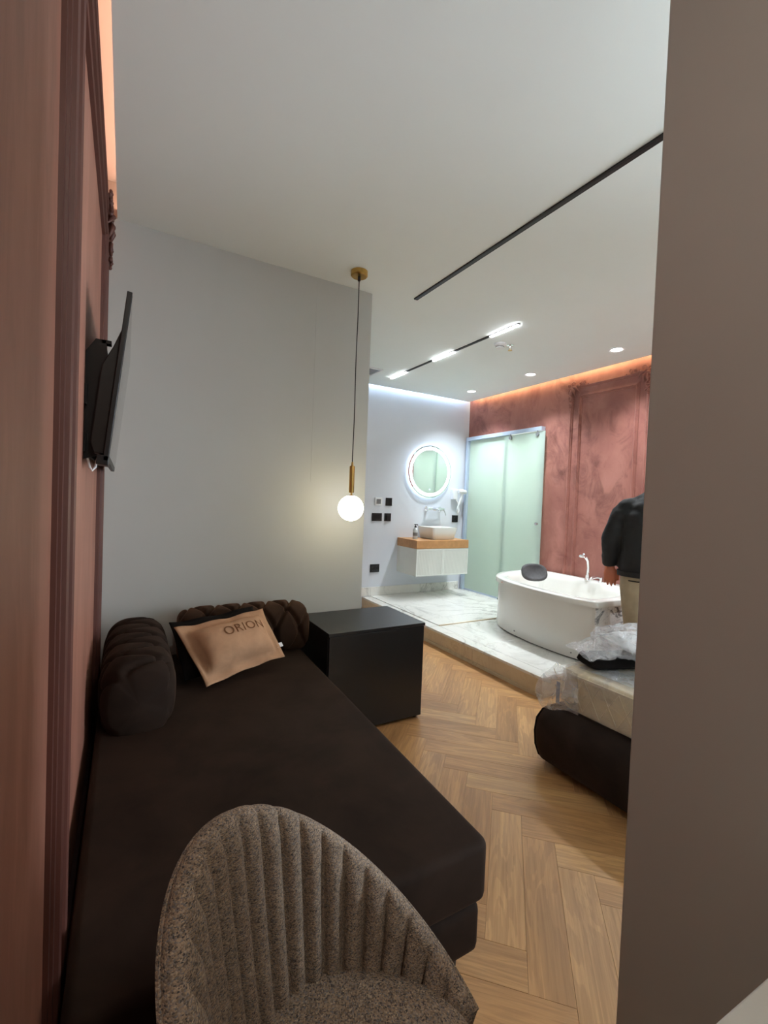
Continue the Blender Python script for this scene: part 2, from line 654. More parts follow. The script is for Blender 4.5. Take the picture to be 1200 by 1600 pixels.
# small room behind the glass
m = MB().box(XWC, XWC + .1, 3.2, YB + .1, 0, 2.6).box(XR + .12, XWC, 3.1, 3.2, 0, 2.6).box(XR + .12, XWC, YB, YB + .1, 0, 2.6)
struct(m.build('wall_washroom', M['white']))
struct(MB().box(XR + .12, XWC + .1, 3.1, YB + .1, 2.6, 2.7).build('ceiling_washroom', M['ceiling']))
struct(MB().box(XR + .12, XWC, 3.2, YB, 0, .15).build('floor_washroom', M['marble']))
# partition at right of the entry
EX0, EX1, EY1 = .93, 1.05, .55
we = struct(MB().box(EX0, EX1, YN, EY1, 0, H).build('wall_entry', M['white'], bevel=.004))
struct(MB().box(XL - .1, XR + .12, YN - .1, YN, 0, HT).build('wall_near', M['white']))
win = struct(MB().box(XR + .05, XR + .06, WY0, WY1, WZ0, WZ1).build('added_window_1', M['clear']))  # unseen window, added to let daylight into the bed side
fr = MB()
for a, b in ((WY0, WY0 + .05), (WY1 - .05, WY1)):
    fr.box(XR + .03, XR + .08, a, b, WZ0, WZ1)
fr.box(XR + .03, XR + .08, WY0, WY1, WZ0, WZ0 + .05).box(XR + .03, XR + .08, WY0, WY1, WZ1 - .05, WZ1)
fr.build('added_window_frame', M['white_pl'], win)
dr = struct(MB().box(.02, .86, YN - .001, YN + .03, 0, 2.05).build('door_1', M['cab'], bevel=.004))
MB().tube([(.12, YN + .03, 1.02), (.12, YN + .07, 1.02), (.24, YN + .07, 1.02)], .009).build('door_handle', M['chrome'], dr, smooth=True)

# ceiling: a lowered slab that stops short of the walls, coves above
CX0, CX1, CY1 = -.064, 4.085, 4.905
ce = struct(MB().box(CX0, CX1, YN, CY1, H, H + .05).build('ceiling', M['ceiling']))
struct(MB().box(XL - .1, XR + .12, YN - .1, YB + .1, HT, HT + .08).build('ceiling_slab', M['ceiling']))
# the middle block is cut into the slab: keep both flush (slab stops over the block)


def led(name, label, mat, x0, x1, y0, y1, z0, z1, group):
    return tag(MB().box(x0, x1, y0, y1, z0, z1).build(name, mat), label, 'led strip', group)


led('led_strip', 'warm pink led strip hidden in the ceiling cove along the left wall', M['led_pink'], CX0 + .006, CX0 + .022, YN + .1, YW - .02, H + .05, H + .06, 'cove led strips')
led('led_strip', 'orange led strip hidden in the ceiling cove above the red bath wall', M['led_orange'], CX1, CX1 + .006, YN + .1, CY1 - .02, H + .022, H + .040, 'cove led strips')
led('led_strip', 'cool blue led strip hidden in the cove above the mirror wall', M['led_cool'], 1.46, CX1 - .03, CY1 - .012, CY1 + .004, H + .05, H + .06, 'cove led strips')

# ---------------- wall mouldings
PROF = [(0, 0), (.001, .008), (.007, .009), (.008, .014), (.015, .015), (.017, .022), (.026, .025), (.030, .021), (.032, .014), (.040, .011), (.042, 0)]


def rail(u0, u1, v0, v1, side, prof, fmap, name, mat, parent):
    ring = []
    for d, hgt in prof:
        if side == 'b':
            a, b = (u0 + d, v0 + d), (u1 - d, v0 + d)
        elif side == 't':
            a, b = (u0 + d, v1 - d), (u1 - d, v1 - d)
        elif side == 'l':
            a, b = (u0 + d, v0 + d), (u0 + d, v1 - d)
        else:
            a, b = (u1 - d, v0 + d), (u1 - d, v1 - d)
        ring.append((fmap(a[0], a[1], hgt), fmap(b[0], b[1], hgt)))
    m = MB()
    m.rings([[r[0] for r in ring], [r[1] for r in ring]])
    return m.build(name, mat, parent, smooth=True, angle=25)


def ornament(u, v, su, sv, fmap, parent, mat):
    m = MB()

    def P(a, b, hh):
        return fmap(u + su * a * 1.45, v + sv * b * 1.45, hh * 1.4)

    def scroll(a0, b0, r, ang, turns, sgn, th=.009):
        pts, rad = [], []
        for i in range(15):
            t = i / 14
            rr = r * (1 - .8 * t)
            an = ang + sgn * turns * 2 * PI * t
            pts.append(P(a0 + rr * math.cos(an), b0 + rr * math.sin(an), .022))
            rad.append(th * (1 - .45 * t))
        m.tube(pts, rad, 7)
        m.sphere(P(a0, b0, .024), .008, 8, 6)
    for (a, b, r, an, sg) in ((.035, -.015, .024, PI / 2, 1), (.085, -.01, .022, PI, -1), (.125, -.014, .016, PI / 2, 1),
                              (-.0, .045, .024, 0, -1), (.0, .095, .022, -PI / 2, 1), (.004, .135, .015, 0, -1), (-.004, -.004, .026, PI / 4, 1)):
        scroll(a, b, r, an, .9, sg)
    for i in range(5):
        t = i / 4
        m.sphere(P(.02 + .13 * t, .008 * math.sin(t * 9), .02), .014 - .005 * t, 8, 6)
        m.sphere(P(.008 * math.sin(t * 9), .02 + .13 * t, .02), .014 - .005 * t, 8, 6)
    for an in (.25, .8, 1.3):
        m.tube([P(.01 * math.cos(an), .01 * math.sin(an), .018), P(.05 * math.cos(an), .05 * math.sin(an), .026), P(.085 * math.cos(an + .3), .085 * math.sin(an + .3), .014)], [.008, .013, .003], 7)
    return m.build('corner_ornament', mat, parent, smooth=True, angle=180)


def frame(u0, u1, v0, v1, gap, fmap, parent, mat, orn=4):
    for g in (0, gap):
        for sd in 'btlr':
            rail(u0 + g, u1 - g, v0 + g, v1 - g, sd, PROF, fmap, 'moulding', mat, parent)
    if orn:
        for (u, v, a, b) in [(u0 + .012, v1 - .012, 1, -1), (u1 - .012, v1 - .012, -1, -1), (u0 + .012, v0 + .012, 1, 1), (u1 - .012, v0 + .012, -1, 1)][:orn]:
            ornament(u, v, a, b, fmap, parent, mat)


fml = lambda u, v, hh: (XL + hh, u, v)
fmr = lambda u, v, hh: (XR - hh, u, v)
frame(.965, 2.50, .12, 2.60, .105, fml, wl, M['red_trim_shaded'], 2)
frame(2.43, 3.30, .30, 2.655, .105, fmr, wr, M['red_r'])
frame(.9, 2.2, .40, 2.655, .105, fmr, wr, M['red_r'])

# ------------------------------------------------------------------ marble platform
PX, PY, PZ = 2.565, 2.16, .15
pf = struct(MB().box(PX + .012, XR - .001, PY + .012, YB, 0, PZ - .02).build('floor_platform', M['stone']))


def slab(x0, x1, y0, y1, z0, z1, name, mat, par=pf, bev=.0025):
    return MB().box(x0 + .001, x1 - .001, y0 + .001, y1 - .001, z0, z1).build(name, mat, par, bevel=bev, seg=1)


# top tiles: a border strip and the field
BX, BY = 2.68, 2.275
ys = [PY, BY, 3.0, 3.53, 4.2, YB]
for a, b in ((PY, 2.9), (2.9, 3.62), (3.62, 4.34), (4.34, YB)):
    slab(PX, BX, a, b, PZ - .02, PZ, 'border_tile', M['marble'])
for a, b in ((BX, 3.4), (3.4, XR)):
    slab(a, b, PY, BY, PZ - .02, PZ, 'border_tile', M['marble'])
for a, b in ((BX, 3.42), (3.42, XR)):
    for c_, d_ in ((BY, 2.9), (2.9, 3.53)):
        slab(a, b, c_, d_, PZ - .02, PZ, 'floor_tile', M['marble'])
for a, b in ((BX, 3.42), (3.42, XR - .03)):
    for c_, d_ in ((3.53, 4.24), (4.24, YB)):
        slab(a, b, c_, d_, PZ - .02, PZ + .008, 'floor_tile', M['marble'])
slab(BX, 3.42, 3.515, 3.53, PZ - .02, PZ + .010, 'edge_strip', M['stone'])
# riser tiles with a small skirting lip
for a, b in ((PY, 2.9), (2.9, 3.64), (3.64, 4.38), (4.38, YB)):
    slab(PX, PX + .012, a, b, .028, PZ - .02, 'riser_tile', M['stone'])
    slab(PX - .006, PX + .012, a, b, 0, .027, 'riser_foot', M['stone'])
for a, b in ((PX + .012, 3.3), (3.3, XR)):
    slab(a, b, PY, PY + .012, .0, PZ - .02, 'riser_tile', M['stone'])
# skirting on the mirror wall
bb = struct(MB().box(1.44, 3.42, YB - .012, YB, PZ + .008, PZ + .115).build('baseboard_back', M['marble'], bevel=.002, seg=1))
MB().box(3.422, 4.06, YB - .012, YB, PZ + .008, PZ + .115).build('baseboard_tile', M['marble'], bb, bevel=.002, seg=1)

# ------------------------------------------------------------------ frosted glass door
gd = thing('glass_door', 'pale green frosted sliding glass door with blue-white frame in the red wall', 'door', (4.10, 4.26, PZ + .008))
MB().box(4.085, 4.15, 3.62, 4.93, 2.215, 2.262).build('top_rail', M['alu'], gd, bevel=.003)
MB().box(4.085, 4.15, 4.885, 4.93, PZ + .008, 2.215).build('jamb', M['alu'], gd, bevel=.003)
MB().box(4.124, 4.132, 4.15, 4.885, PZ + .022, 2.215).build('fixed_pane', M['frost'], gd)
sp = MB().box(4.100, 4.108, 3.58, 4.20, PZ + .026, 2.208).build('sliding_pane', M['frost'], gd)
for yy in (3.68, 4.10):
    MB().lathe([(.0, 0), (.022, 0), (.022, .016), (0, .016)], (4.084, yy, 2.175), 16, 'x').tube([(4.092, yy, 2.175), (4.092, yy, 2.225)], .008, 8).build('roller', M['grey_pl'], sp, smooth=True)
MB().lathe([(0, 0), (.016, 0), (.02, .02), (.012, .03), (0, .03)], (4.07, 3.63, 1.15), 14, 'x').build('door_knob', M['chrome'], sp, smooth=True)
MB().box(4.095, 4.115, 4.17, 4.21, PZ + .008, PZ + .03).build('floor_guide', M['black_pl'], gd)
MB().box(4.118, 4.138, 4.20, 4.885, PZ + .008, PZ + .03).build('bottom_channel', M['alu'], gd)

wcl = thing('added_ceiling_light', 'added unseen round lamp in the small room, lighting the frosted glass from behind', 'lamp', (4.85, 4.1, 2.6))  # unseen lamp added to brighten the frosted glass
MB().lathe([(0, 0), (.14, 0), (.14, -.03), (.12, -.04), (0, -.04)], (4.85, 4.1, 2.6)).build('diffuser', emit('wc_fill_lamp', (1, .98, .9, 1), 3), wcl)
area_light('washroom_fill_light', (4.85, 4.1, 2.54), 1.0, 1.3, WC_W, (1.0, 1.0, .90))

# ------------------------------------------------------------------ ceiling fittings
t1 = thing('light_track', 'long thin black lighting track across the ceiling in front', 'track', (1.714, 1.3, H))
MB().box(1.700, 1.728, -.6, 2.672, H - .008, H).build('track_rail', M['metal_b'], t1)
MB().box(1.708, 1.720, -.59, 2.662, H - .0085, H - .0079).build('track_slot', M['black_pl'], t1)
t2 = thing('light_track', 'short black lighting track with three lit white modules by the bathroom', 'track', (2.602, 3.5, H))
MB().box(2.590, 2.614, 2.57, 4.50, H - .008, H).build('track_rail', M['metal_b'], t2)
for a, b in ((4.19, 4.50), (3.364, 3.69), (2.577, 2.884)):
    MB().box(2.591, 2.613, a, b, H - .016, H - .008).build('light_module', M['led_white'], t2)


def spot(y, label):
    x = 3.715
    t = thing('downlight', label, 'downlight', (x, y, H), group='recessed ceiling downlights')
    MB().lathe([(.046, -.002), (.06, -.008), (.064, -.004), (.064, 0), (.046, 0)], (x, y, H), 28).build('trim_ring', M['white_pl'], t, smooth=True)
    MB().lathe([(0, -.003), (.046, -.003), (.046, -.0005), (0, -.0005)], (x, y, H), 24).build('lens', M['led_spot'], t)
    d = bpy.data.lights.new('downlight_lamp', 'SPOT')
    d.energy = SPOT_W
    d.spot_size = math.radians(112)
    d.spot_blend = 1.0
    d.shadow_soft_size = .045
    d.color = (.86, .95, 1)
    o = bpy.data.objects.new('downlight_lamp', d)
    o.location = (x, y, H - .02)
    COL.objects.link(o)
    return t


spot(4.42, 'round white downlight nearest the mirror wall corner')
spot(3.475, 'middle round white downlight above the bathtub')
spot(2.50, 'round white downlight farthest right in the ceiling row')
spot(1.55, 'round white downlight above the bed behind the partition')
spot(.60, 'round white downlight near the added window end of the row')

# added lamp over the entry, unseen behind the viewpoint, to brighten the walls
el = thing('added_ceiling_light', 'added unseen round ceiling lamp over the entry by the white door', 'lamp', (.42, -.55, H))
MB().lathe([(0, 0), (.15, 0), (.15, -.02), (.14, -.028), (0, -.028)], (.42, -.55, H), 32).build('lamp_body', M['white_pl'], el, smooth=True)
MB().lathe([(0, -.029), (.13, -.029), (.13, -.032), (0, -.032)], (.42, -.55, H), 32).build('diffuser', emit('entry_fill_lamp', (1, .95, .86, 1), ENTRY_W), el)

# detector with sprinkler
dt = thing('smoke_detector', 'small white smoke detector on the ceiling beside the lit track', 'detector', (2.80, 2.98, H))
MB().lathe([(0, 0), (.052, 0), (.052, -.016), (.04, -.028), (.036, -.028), (.034, -.04), (0, -.042)], (2.80, 2.98, H), 24).build('housing', M['white_pl'], dt, smooth=True)
MB().lathe([(.037, -.0285), (.037, -.034), (.0345, -.034), (.0345, -.0285)], (2.80, 2.98, H), 20).build('sensor_slot', M['grey_pl'], dt)
sk = thing('sprinkler', 'small brass-coloured fire sprinkler head on the ceiling by the smoke detector', 'sprinkler', (2.90, 2.96, H))
MB().lathe([(0, 0), (.03, 0), (.03, -.005), (.012, -.008), (.010, -.022), (0, -.022)], (2.90, 2.96, H), 18).build('escutcheon', M['chrome'], sk, smooth=True)
MB().lathe([(0, -.044), (.018, -.044), (.018, -.047), (0, -.047)], (2.90, 2.96, H), 14).tube([(2.90 - .009, 2.96, H - .02), (2.90 - .009, 2.96, H - .045)], .0025, 6).tube([(2.909, 2.96, H - .02), (2.909, 2.96, H - .045)], .0025, 6).build('deflector', M['brass'], sk, smooth=True)

# vent
vt = thing('ceiling_vent', 'square white ceiling vent peeking out beside the white wall end', 'vent', (2.22, 4.42, H))
vm = MB()
for a in ((2.07, 2.09, 4.28, 4.56), (2.35, 2.37, 4.28, 4.56), (2.09, 2.35, 4.28, 4.30), (2.09, 2.35, 4.54, 4.56)):
    vm.box(*a, H - .012, H)
vm.build('vent_frame', M['white_pl'], vt, bevel=.002, seg=1)
MB().box(2.10, 2.34, 4.31, 4.53, H - .006, H).build('vent_panel', M['grey_pl'], vt)

# ------------------------------------------------------------------ pendant
px_, py_ = 1.222, 2.556
pd = thing('pendant_lamp', 'hanging globe pendant with brass rod, glowing beside the white wall', 'pendant lamp', (px_, py_, H))
MB().lathe([(0, 0), (.052, 0), (.052, -.026), (.046, -.032), (0, -.032)], (px_, py_, H), 28).build('canopy', M['brass'], pd, smooth=True)
MB().lathe([(0, -.03), (.009, -.03), (.009, -.055), (.005, -.06), (0, -.06)], (px_, py_, H), 12).build('cord_grip', M['black_pl'], pd, smooth=True)
MB().tube([(px_ + .0015 * math.sin(i * .9), py_, 2.70 - i * (2.70 - 1.56) / 12) for i in range(13)], .0032, 8).build('cord', M['black_pl'], pd, smooth=True)
MB().lathe([(0, 1.585), (.006, 1.58), (.007, 1.56), (.015, 1.555), (.0165, 1.55), (.0165, 1.395), (.015, 1.39), (.006, 1.388), (.006, 1.378), (.02, 1.372), (.02, 1.366), (0, 1.366)], (px_, py_, 0), 20).build('brass_rod', M['brass'], pd, smooth=True)
gm = MB()
gm.lathe([(0, .078)] + [(.08 * math.sin(a), .08 * math.cos(a)) for a in [.25 + i * (PI - .25) / 18 for i in range(18)]] + [(0, -.08)], (px_, py_, 1.294), 32)
gm.build('globe', M['globe'], pd, smooth=True, angle=180)
d = bpy.data.lights.new('pendant_bulb', 'POINT')
d.energy = PENDANT_W
d.color = (1, .84, .45)
d.shadow_soft_size = .085
o = bpy.data.objects.new('pendant_bulb', d)
o.location = (px_, py_, 1.294)
COL.objects.link(o)

# ------------------------------------------------------------------ minibar cabinet
mb = thing('bedside_cabinet', 'matt black cube cabinet standing between sofa and marble step', 'cabinet', (1.31, 2.53, 0))
MB().box(.995, 1.636, 2.315, 2.770, .012, .582).build('body', M['black_lam'], mb, bevel=.002)
MB().box(.993, 1.640, 2.296, 2.772, .582, .60).build('top', M['black_lam'], mb, bevel=.002)
MB().box(.999, 1.634, 2.299, 2.315, .02, .579).build('door', M['black_lam'], mb, bevel=.002)
for (a, b) in ((1.02, 2.34), (1.61, 2.34), (1.02, 2.74), (1.61, 2.74)):
    MB().lathe([(0, 0), (.016, 0), (.016, .012), (0, .012)], (a, b, 0), 10).build('foot', M['black_pl'], mb)

# ------------------------------------------------------------------ chaise sofa


def rounded_poly(pts, radii, n=6):
    out = []
    N = len(pts)
    for i in range(N):
        p = Vector(pts[i])
        a = (Vector(pts[i - 1]) - p)
        b = (Vector(pts[(i + 1) % N]) - p)
        r = radii[i]
        a.normalize()
        b.normalize()
        ang = a.angle(b)
        dd = r / math.tan(ang / 2)
        cc = p + (a + b).normalized() * (r / math.sin(ang / 2))
        s = p + a * dd - cc
        e = p + b * dd - cc
        tot = s.angle(e)
        for k in range(n + 1):
            t = k / n
            v = (s * math.sin((1 - t) * tot) + e * math.sin(t * tot)) / math.sin(tot)
            out.append(tuple(cc + v))
    return out


def inset_poly(poly, d):
    c0 = Vector((sum(p[0] for p in poly) / len(poly), sum(p[1] for p in poly) / len(poly)))
    out = []
    N = len(poly)
    for i in range(N):
        a, p, b = Vector(poly[i - 1]), Vector(poly[i]), Vector(poly[(i + 1) % N])
        t = (b - a).normalized()
        n = Vector((-t.y, t.x))
        if n.dot(c0 - p) < 0:
            n = -n
        out.append(tuple(p + n * d))
    return out


so = thing('chaise_sofa', 'long dark brown velvet chaise sofa with tufted bolsters along the left wall', 'sofa', (.42, 1.8, 0))
plan = rounded_poly([(-.078, .872), (.868, .872), (.935, 2.735), (-.078, 2.735)], [.03, .035, .14, .03], 6)


def cushion(plan, z0, z1, r, puff=0.0):
    rs = []
    for i in range(5):
        a = PI / 2 * i / 4
        rs.append([(x, y, z0 + r * (1 - math.sin(a))) for x, y in inset_poly(plan, r * (1 - math.cos(a)))][:])
    rs = list(reversed(rs))
    for i in range(6):
        a = PI / 2 * i / 5
        rs.append([(x, y, z1 - r * (1 - math.sin(a))) for x, y in inset_poly(plan, r * (1 - math.cos(a)))])
    return MB().rings(rs)


cushion(plan, .292, .455, .022).build('seat_cushion', M['velvet'], so, smooth=True, angle=50)
cushion(inset_poly(plan, .014), .135, .290, .035).build('base', M['velvet'], so, smooth=True, angle=50)
for (a, b) in ((.80, .95), (.0, .95), (.86, 2.55), (.0, 2.6)):
    MB().lathe([(0, 0), (.018, 0), (.026, .14), (0, .14)], (a, b, 0), 14).build('leg', M['metal_b'], so, smooth=True)


def bolster(p0, p1, wid, z0, z1, name, nb, seed, flip=1):
    """tufted roll from p0 to p1 (its axis), wid across"""
    p0, p1 = Vector(p0), Vector(p1)
    ax = (p1 - p0)
    L = ax.length
    ax.normalize()
    sd = Vector((-ax.y, ax.x)) * flip
    NU, NV = 110, 84
    hz = (z1 - z0) / 2
    cz = (z0 + z1) / 2
    rings_ = []
    du = L / nb
    per = 2 * (wid + 2 * hz) * .85
    nrow = 6
    btn = []
    for i in range(NU + 1):
        u = i / NU
        e = abs(2 * u - 1)
        sc = max(0.02, (1 - e ** 9)) ** (1 / 4.5)
        ring = []
        for j in range(NV):
            a = 2 * PI * j / NV
            ca, sa = math.cos(a), math.sin(a)
            ex = .72
            cx = math.copysign(abs(ca) ** ex, ca) * wid / 2
            cy = math.copysign(abs(sa) ** ex, sa) * hz
            rr = math.hypot(cx, cy)
            pu = u * L / du
            pv = a / (2 * PI) * nrow
            A, B = pu + pv / 2 * 1.0, pu - pv / 2 * 1.0
            fa = abs(A - round(A))
            fb = abs(B - round(B))
            ca_, cb_ = math.exp(-(fa / .085) ** 2), math.exp(-(fb / .085) ** 2)
            k = sa * .5 + .62 + max(0, -ca) * .3
            k = min(1, max(0, k))
            dsp = .028 * max(ca_, cb_) + .038 * ca_ * cb_
            dsp -= .012
            f = (1 - dsp * k * sc / rr) * (sc * .78 + .22 if e < .999 else .0)
            q = p0 + ax * (u * L)
            ring.append((q.x + sd.x * cx * f, q.y + sd.y * cx * f, cz + cy * f))
            if ca_ * cb_ > .93 and .06 < u < .94 and k > .5:
                btn.append(Vector(ring[-1]))
        rings_.append(ring)
    o = MB().rings(rings_).build(name, M['velvet_lit' if name == 'backrest' else 'velvet'], so, smooth=True, angle=180)
    used = []
    for b in btn:
        if all((b - c_).length > .03 for c_ in used):
            used.append(b)
            MB().sphere(b, .009, 8, 6).build('tuft_button', M['velvet'], o)
    return o


bolster((.255, 2.635), (.975, 2.635), .24, .43, .715, 'backrest', 5, 1)
bolster((.062, 1.86), (.062, 2.62), .25, .42, .715, 'armrest', 5, 2, -1)

# ------------------------------------------------------------------ pillows on the sofa


def pillow_mesh(w, h, th, flange, n=28, sag=.04, back=1.0):
    """local: x width, y height, z out; returns builder and surface function"""
    def prof(x, y):
        ax, ay = abs(x) / (w / 2 - flange), abs(y) / (h / 2 - flange)
        if ax >= 1 or ay >= 1:
            return .004
        return .004 + th / 2 * ((1 - ax ** 3.2) * (1 - ay ** 3.2)) ** .5

    def edge(x, y):
        kx = 1 - sag * (1 - (2 * abs(y) / h) ** 2) * 1.0
        ky = 1 - sag * 1.6 * (1 - (2 * abs(x) / w) ** 2)
        return x * kx, y * ky
    m = MB()
    for sgn in (1, -1):
        g = []
        for j in range(n + 1):
            for i in range(n + 1):
                x, y = (i / n - .5) * w, (j / n - .5) * h
                X, Y = edge(x, y)
                wr = .004 * noise.noise((x * 14, y * 14, 3 + sgn))
                fl_ = .007 * math.sin(x * 34 + y * 21) if prof(x, y) < .006 else 0
                g.append((X, Y, (prof(x, y) if sgn > 0 else -prof(x, y) * back) + wr + fl_))
        fs = [(j * (n + 1) + i, j * (n + 1) + i + 1, (j + 1) * (n + 1) + i + 1, (j + 1) * (n + 1) + i) for j in range(n) for i in range(n)]
        if sgn < 0:
            fs = [tuple(reversed(f)) for f in fs]
        m.add(g, fs)
        base_ = len(m.v) - (n + 1) ** 2
    # stitch the border
    k = (n + 1) ** 2
    bd = [i for i in range(n + 1)] + [j * (n + 1) + n for j in range(1, n + 1)] + [n * (n + 1) + i for i in range(n - 1, -1, -1)] + [j * (n + 1) for j in range(n - 1, 0, -1)]
    m.f += [(bd[i], bd[i - 1], bd[i - 1] + k, bd[i] + k) for i in range(len(bd))]
    surf = lambda x, y: (edge(x, y)[0], edge(x, y)[1], prof(x, y) + .004 * noise.noise((x * 14, y * 14, 4)))
    return m, surf


def place_axes(origin, xdir, ydir):
    x = Vector(xdir).normalized()
    y = Vector(ydir)
    y = (y - x * y.dot(x)).normalized()
    z = x.cross(y)
    return Matrix(((x.x, y.x, z.x, origin[0]), (x.y, y.y, z.y, origin[1]), (x.z, y.z, z.z, origin[2]), (0, 0, 0, 1)))


PT = [Vector((.215, 2.36, .70)), Vector((.665, 2.46, .735)), Vector((.745, 2.29, .515)), Vector((.335, 2.14, .475))]  # TL TR BR BL
def quad_map(Q, w, h):
    """local (x, y, z) of a w x h cushion -> the quad TL TR BR BL plus z along its normal"""
    nrm = ((Q[1] - Q[0]).cross(Q[3] - Q[0])).normalized()
    if nrm.y > 0:
        nrm = -nrm

    def f(p):
        u, v = p[0] / w + .5, p[1] / h + .5
        return Q[3].lerp(Q[2], u).lerp(Q[0].lerp(Q[1], u), v) + nrm * p[2]
    return f


pc = sum(PT, Vector()) / 4
pw_, ph_ = .50, .32
fq = quad_map(PT, pw_, ph_)
bp = thing('throw_pillow', 'beige velvet flanged pillow with embossed lettering leaning on the sofa backrest', 'pillow', tuple(pc))
m, surf = pillow_mesh(pw_, ph_, .17, .042, back=.25)
m.v = [tuple(fq(p)) for p in m.v]
m.build('pillow_cover', M['beige'], bp, smooth=True, angle=180)


def text_mesh(body, size, ox, oy, shear=0.0, spacing=1.0):
    cu = bpy.data.curves.new('lettering', 'FONT')
    cu.body = body
    cu.size = size
    cu.align_x = 'CENTER'
    cu.align_y = 'CENTER'
    cu.space_character = spacing
    cu.resolution_u = 4
    ob = bpy.data.objects.new('lettering_tmp', cu)
    COL.objects.link(ob)
    dg = bpy.context.evaluated_depsgraph_get()
    me = bpy.data.meshes.new_from_object(ob.evaluated_get(dg))
    vs = [(v.co.x + ox, v.co.y + oy) for v in me.vertices]
    fs = [tuple(p.vertices) for p in me.polygons]
    bpy.data.objects.remove(ob)
    return vs, fs


vs, fs = text_mesh('ORION', .075, .055, .035, spacing=1.05)
tm = MB()
tm.add([(surf(x, y)[0], surf(x, y)[1], surf(x, y)[2] + .0025) for x, y in vs], fs)
# little crescent mark above the letters
cr = []
for i in range(9):
    a = PI * 1.05 + i * PI * .75 / 8
    cr.append((.03 + .02 * math.cos(a), .118 + .02 * math.sin(a)))
for i in range(9):
    a = PI * 1.8 - i * PI * .75 / 8
    cr.append((.033 + .016 * math.cos(a), .123 + .016 * math.sin(a)))
tm.v = [tuple(fq(p)) for p in tm.v]
tm.build('lettering', M['beige_text'], bp)
tm = MB()
tm.add([(surf(x, y)[0], surf(x, y)[1], surf(x, y)[2] + .0025) for x, y in cr], [(i, i + 1, 16 - i, 17 - i) for i in range(8)])
tm.v = [tuple(fq(p)) for p in tm.v]
tm.build('emblem', M['beige_text'], bp)
tg = MB().box(pw_ / 2 - .02, pw_ / 2 + .018, -.10, -.075, -.002, .002)
tg.v = [tuple(fq(p)) for p in tg.v]
tg.build('care_tag', M['white_pl'], bp)
# dark cushion behind
dp = thing('throw_pillow', 'black-brown velvet cushion tucked behind the beige pillow', 'pillow', (.40, 2.40, .60))
dm, _ = pillow_mesh(.42, .34, .06, .012)
DQ = [Vector((.200, 2.44, .706)), Vector((.62, 2.495, .745)), Vector((.68, 2.40, .50)), Vector((.255, 2.235, .480))]
fd = quad_map(DQ, .42, .34)
dm.v = [tuple(fd(p)) for p in dm.v]
dm.build('cushion_cover', M['velvet_dark'], dp, smooth=True, angle=180)

# ------------------------------------------------------------------ tweed tub chair
CH = (.311, .586, 0)
ch = thing('tub_chair', 'grey-brown tweed tub chair with fluted curved back in front of the sofa', 'chair', CH, math.radians(51.35))
CA, CB, CP, CZA, CZT = .266, .262, 1.219, .40, .80
SEATZ = .455


def rim(ph):
    return CZA + (CZT - CZA) * max((1 + math.cos(ph)) / 2, 1e-4) ** CP


PHM = math.radians(140)
NP, NS = 25, 12
NU, NV = NP * 10, 18
zb = .30


def shell_pt(ph, t, inner):
    zr = rim(ph)
    z = zb + (zr - zb) * t
    zz = max(0, min(1, (z - SEATZ) / (CZT - SEATZ)))
    lean = .70 + .30 * min(1, max(0, (z - zb) / (zr - zb))) ** .8
    th = .042 * (1 - .35 * t)
    a, b = CA * lean, CB * lean
    if inner:
        a -= th
        b -= th
    return Vector((-a * math.sin(ph), b * math.cos(ph), z))


rings_ = []
for i in range(NU + 1):
    ph = -PHM + 2 * PHM * i / NU
    fl_ = abs(math.sin(PI * i / 10.0)) ** .5
    ring = []
    for j in range(NV + 1):
        t = j / NV
        p = shell_pt(ph, t, True)
        n_ = Vector((math.sin(ph), -math.cos(ph), 0))
        ring.append(p + n_ * (.022 * fl_ * min(1, (1 - t) * 9 + .55)))
    po, pi_ = shell_pt(ph, 1, False), ring[-1]
    mid = (po + Vector(pi_)) / 2
    r_ = (po - Vector(pi_)).length / 2
    d_ = (po - Vector(pi_)).normalized()
    for k in range(1, 6):
        a = PI * k / 6
        ring.append(mid - d_ * r_ * math.cos(a) + Vector((0, 0, r_ * .8 * math.sin(a))))
    for j in range(NV, -1, -3):
        ring.append(shell_pt(ph, j / NV, False))
    rings_.append(ring)
MB().rings(rings_).build('backrest', M['tweed'], ch, smooth=True, angle=180, world=False)
# piping along the outer rim
MB().tube([shell_pt(-PHM + 2 * PHM * i / 90, 1, False) + Vector((0, 0, .002)) for i in range(91)], .0045, 6).build('piping', M['tweed'], ch, smooth=True, world=False)
# seat: rounded, puffed
sr = []
for (k, z) in ((0.55, .335), (.88, .34), (.97, .36), (1.0, .40), (.985, .432), (.94, .449), (.8, .458), (.5, .464), (.2, .466), (.02, .466)):
    ring = []
    for i in range(56):
        a = 2 * PI * i / 56
        ex = .85
        x = .203 * math.copysign(abs(math.sin(a)) ** ex, math.sin(a))
        y = math.copysign(abs(math.cos(a)) ** ex, math.cos(a))
        y = y * (.198 if y > 0 else .245)
        ring.append((x * k, y * k, z))
    sr.append(ring)
MB().rings(sr).build('seat', M['tweed'], ch, smooth=True, angle=180, world=False)
MB().lathe([(0, .28), (.16, .28), (.18, .30), (.18, .335), (0, .335)], (0, 0, 0), 28).build('seat_pan', M['metal_b'], ch, world=False)
for sx in (-1, 1):
    for sy in (-1, 1):
        MB().tube([(sx * .12, sy * .12, .29), (sx * .19, sy * .19, .0)], [.014, .009], 10).build('leg', M['metal_b'], ch, smooth=True, world=False)

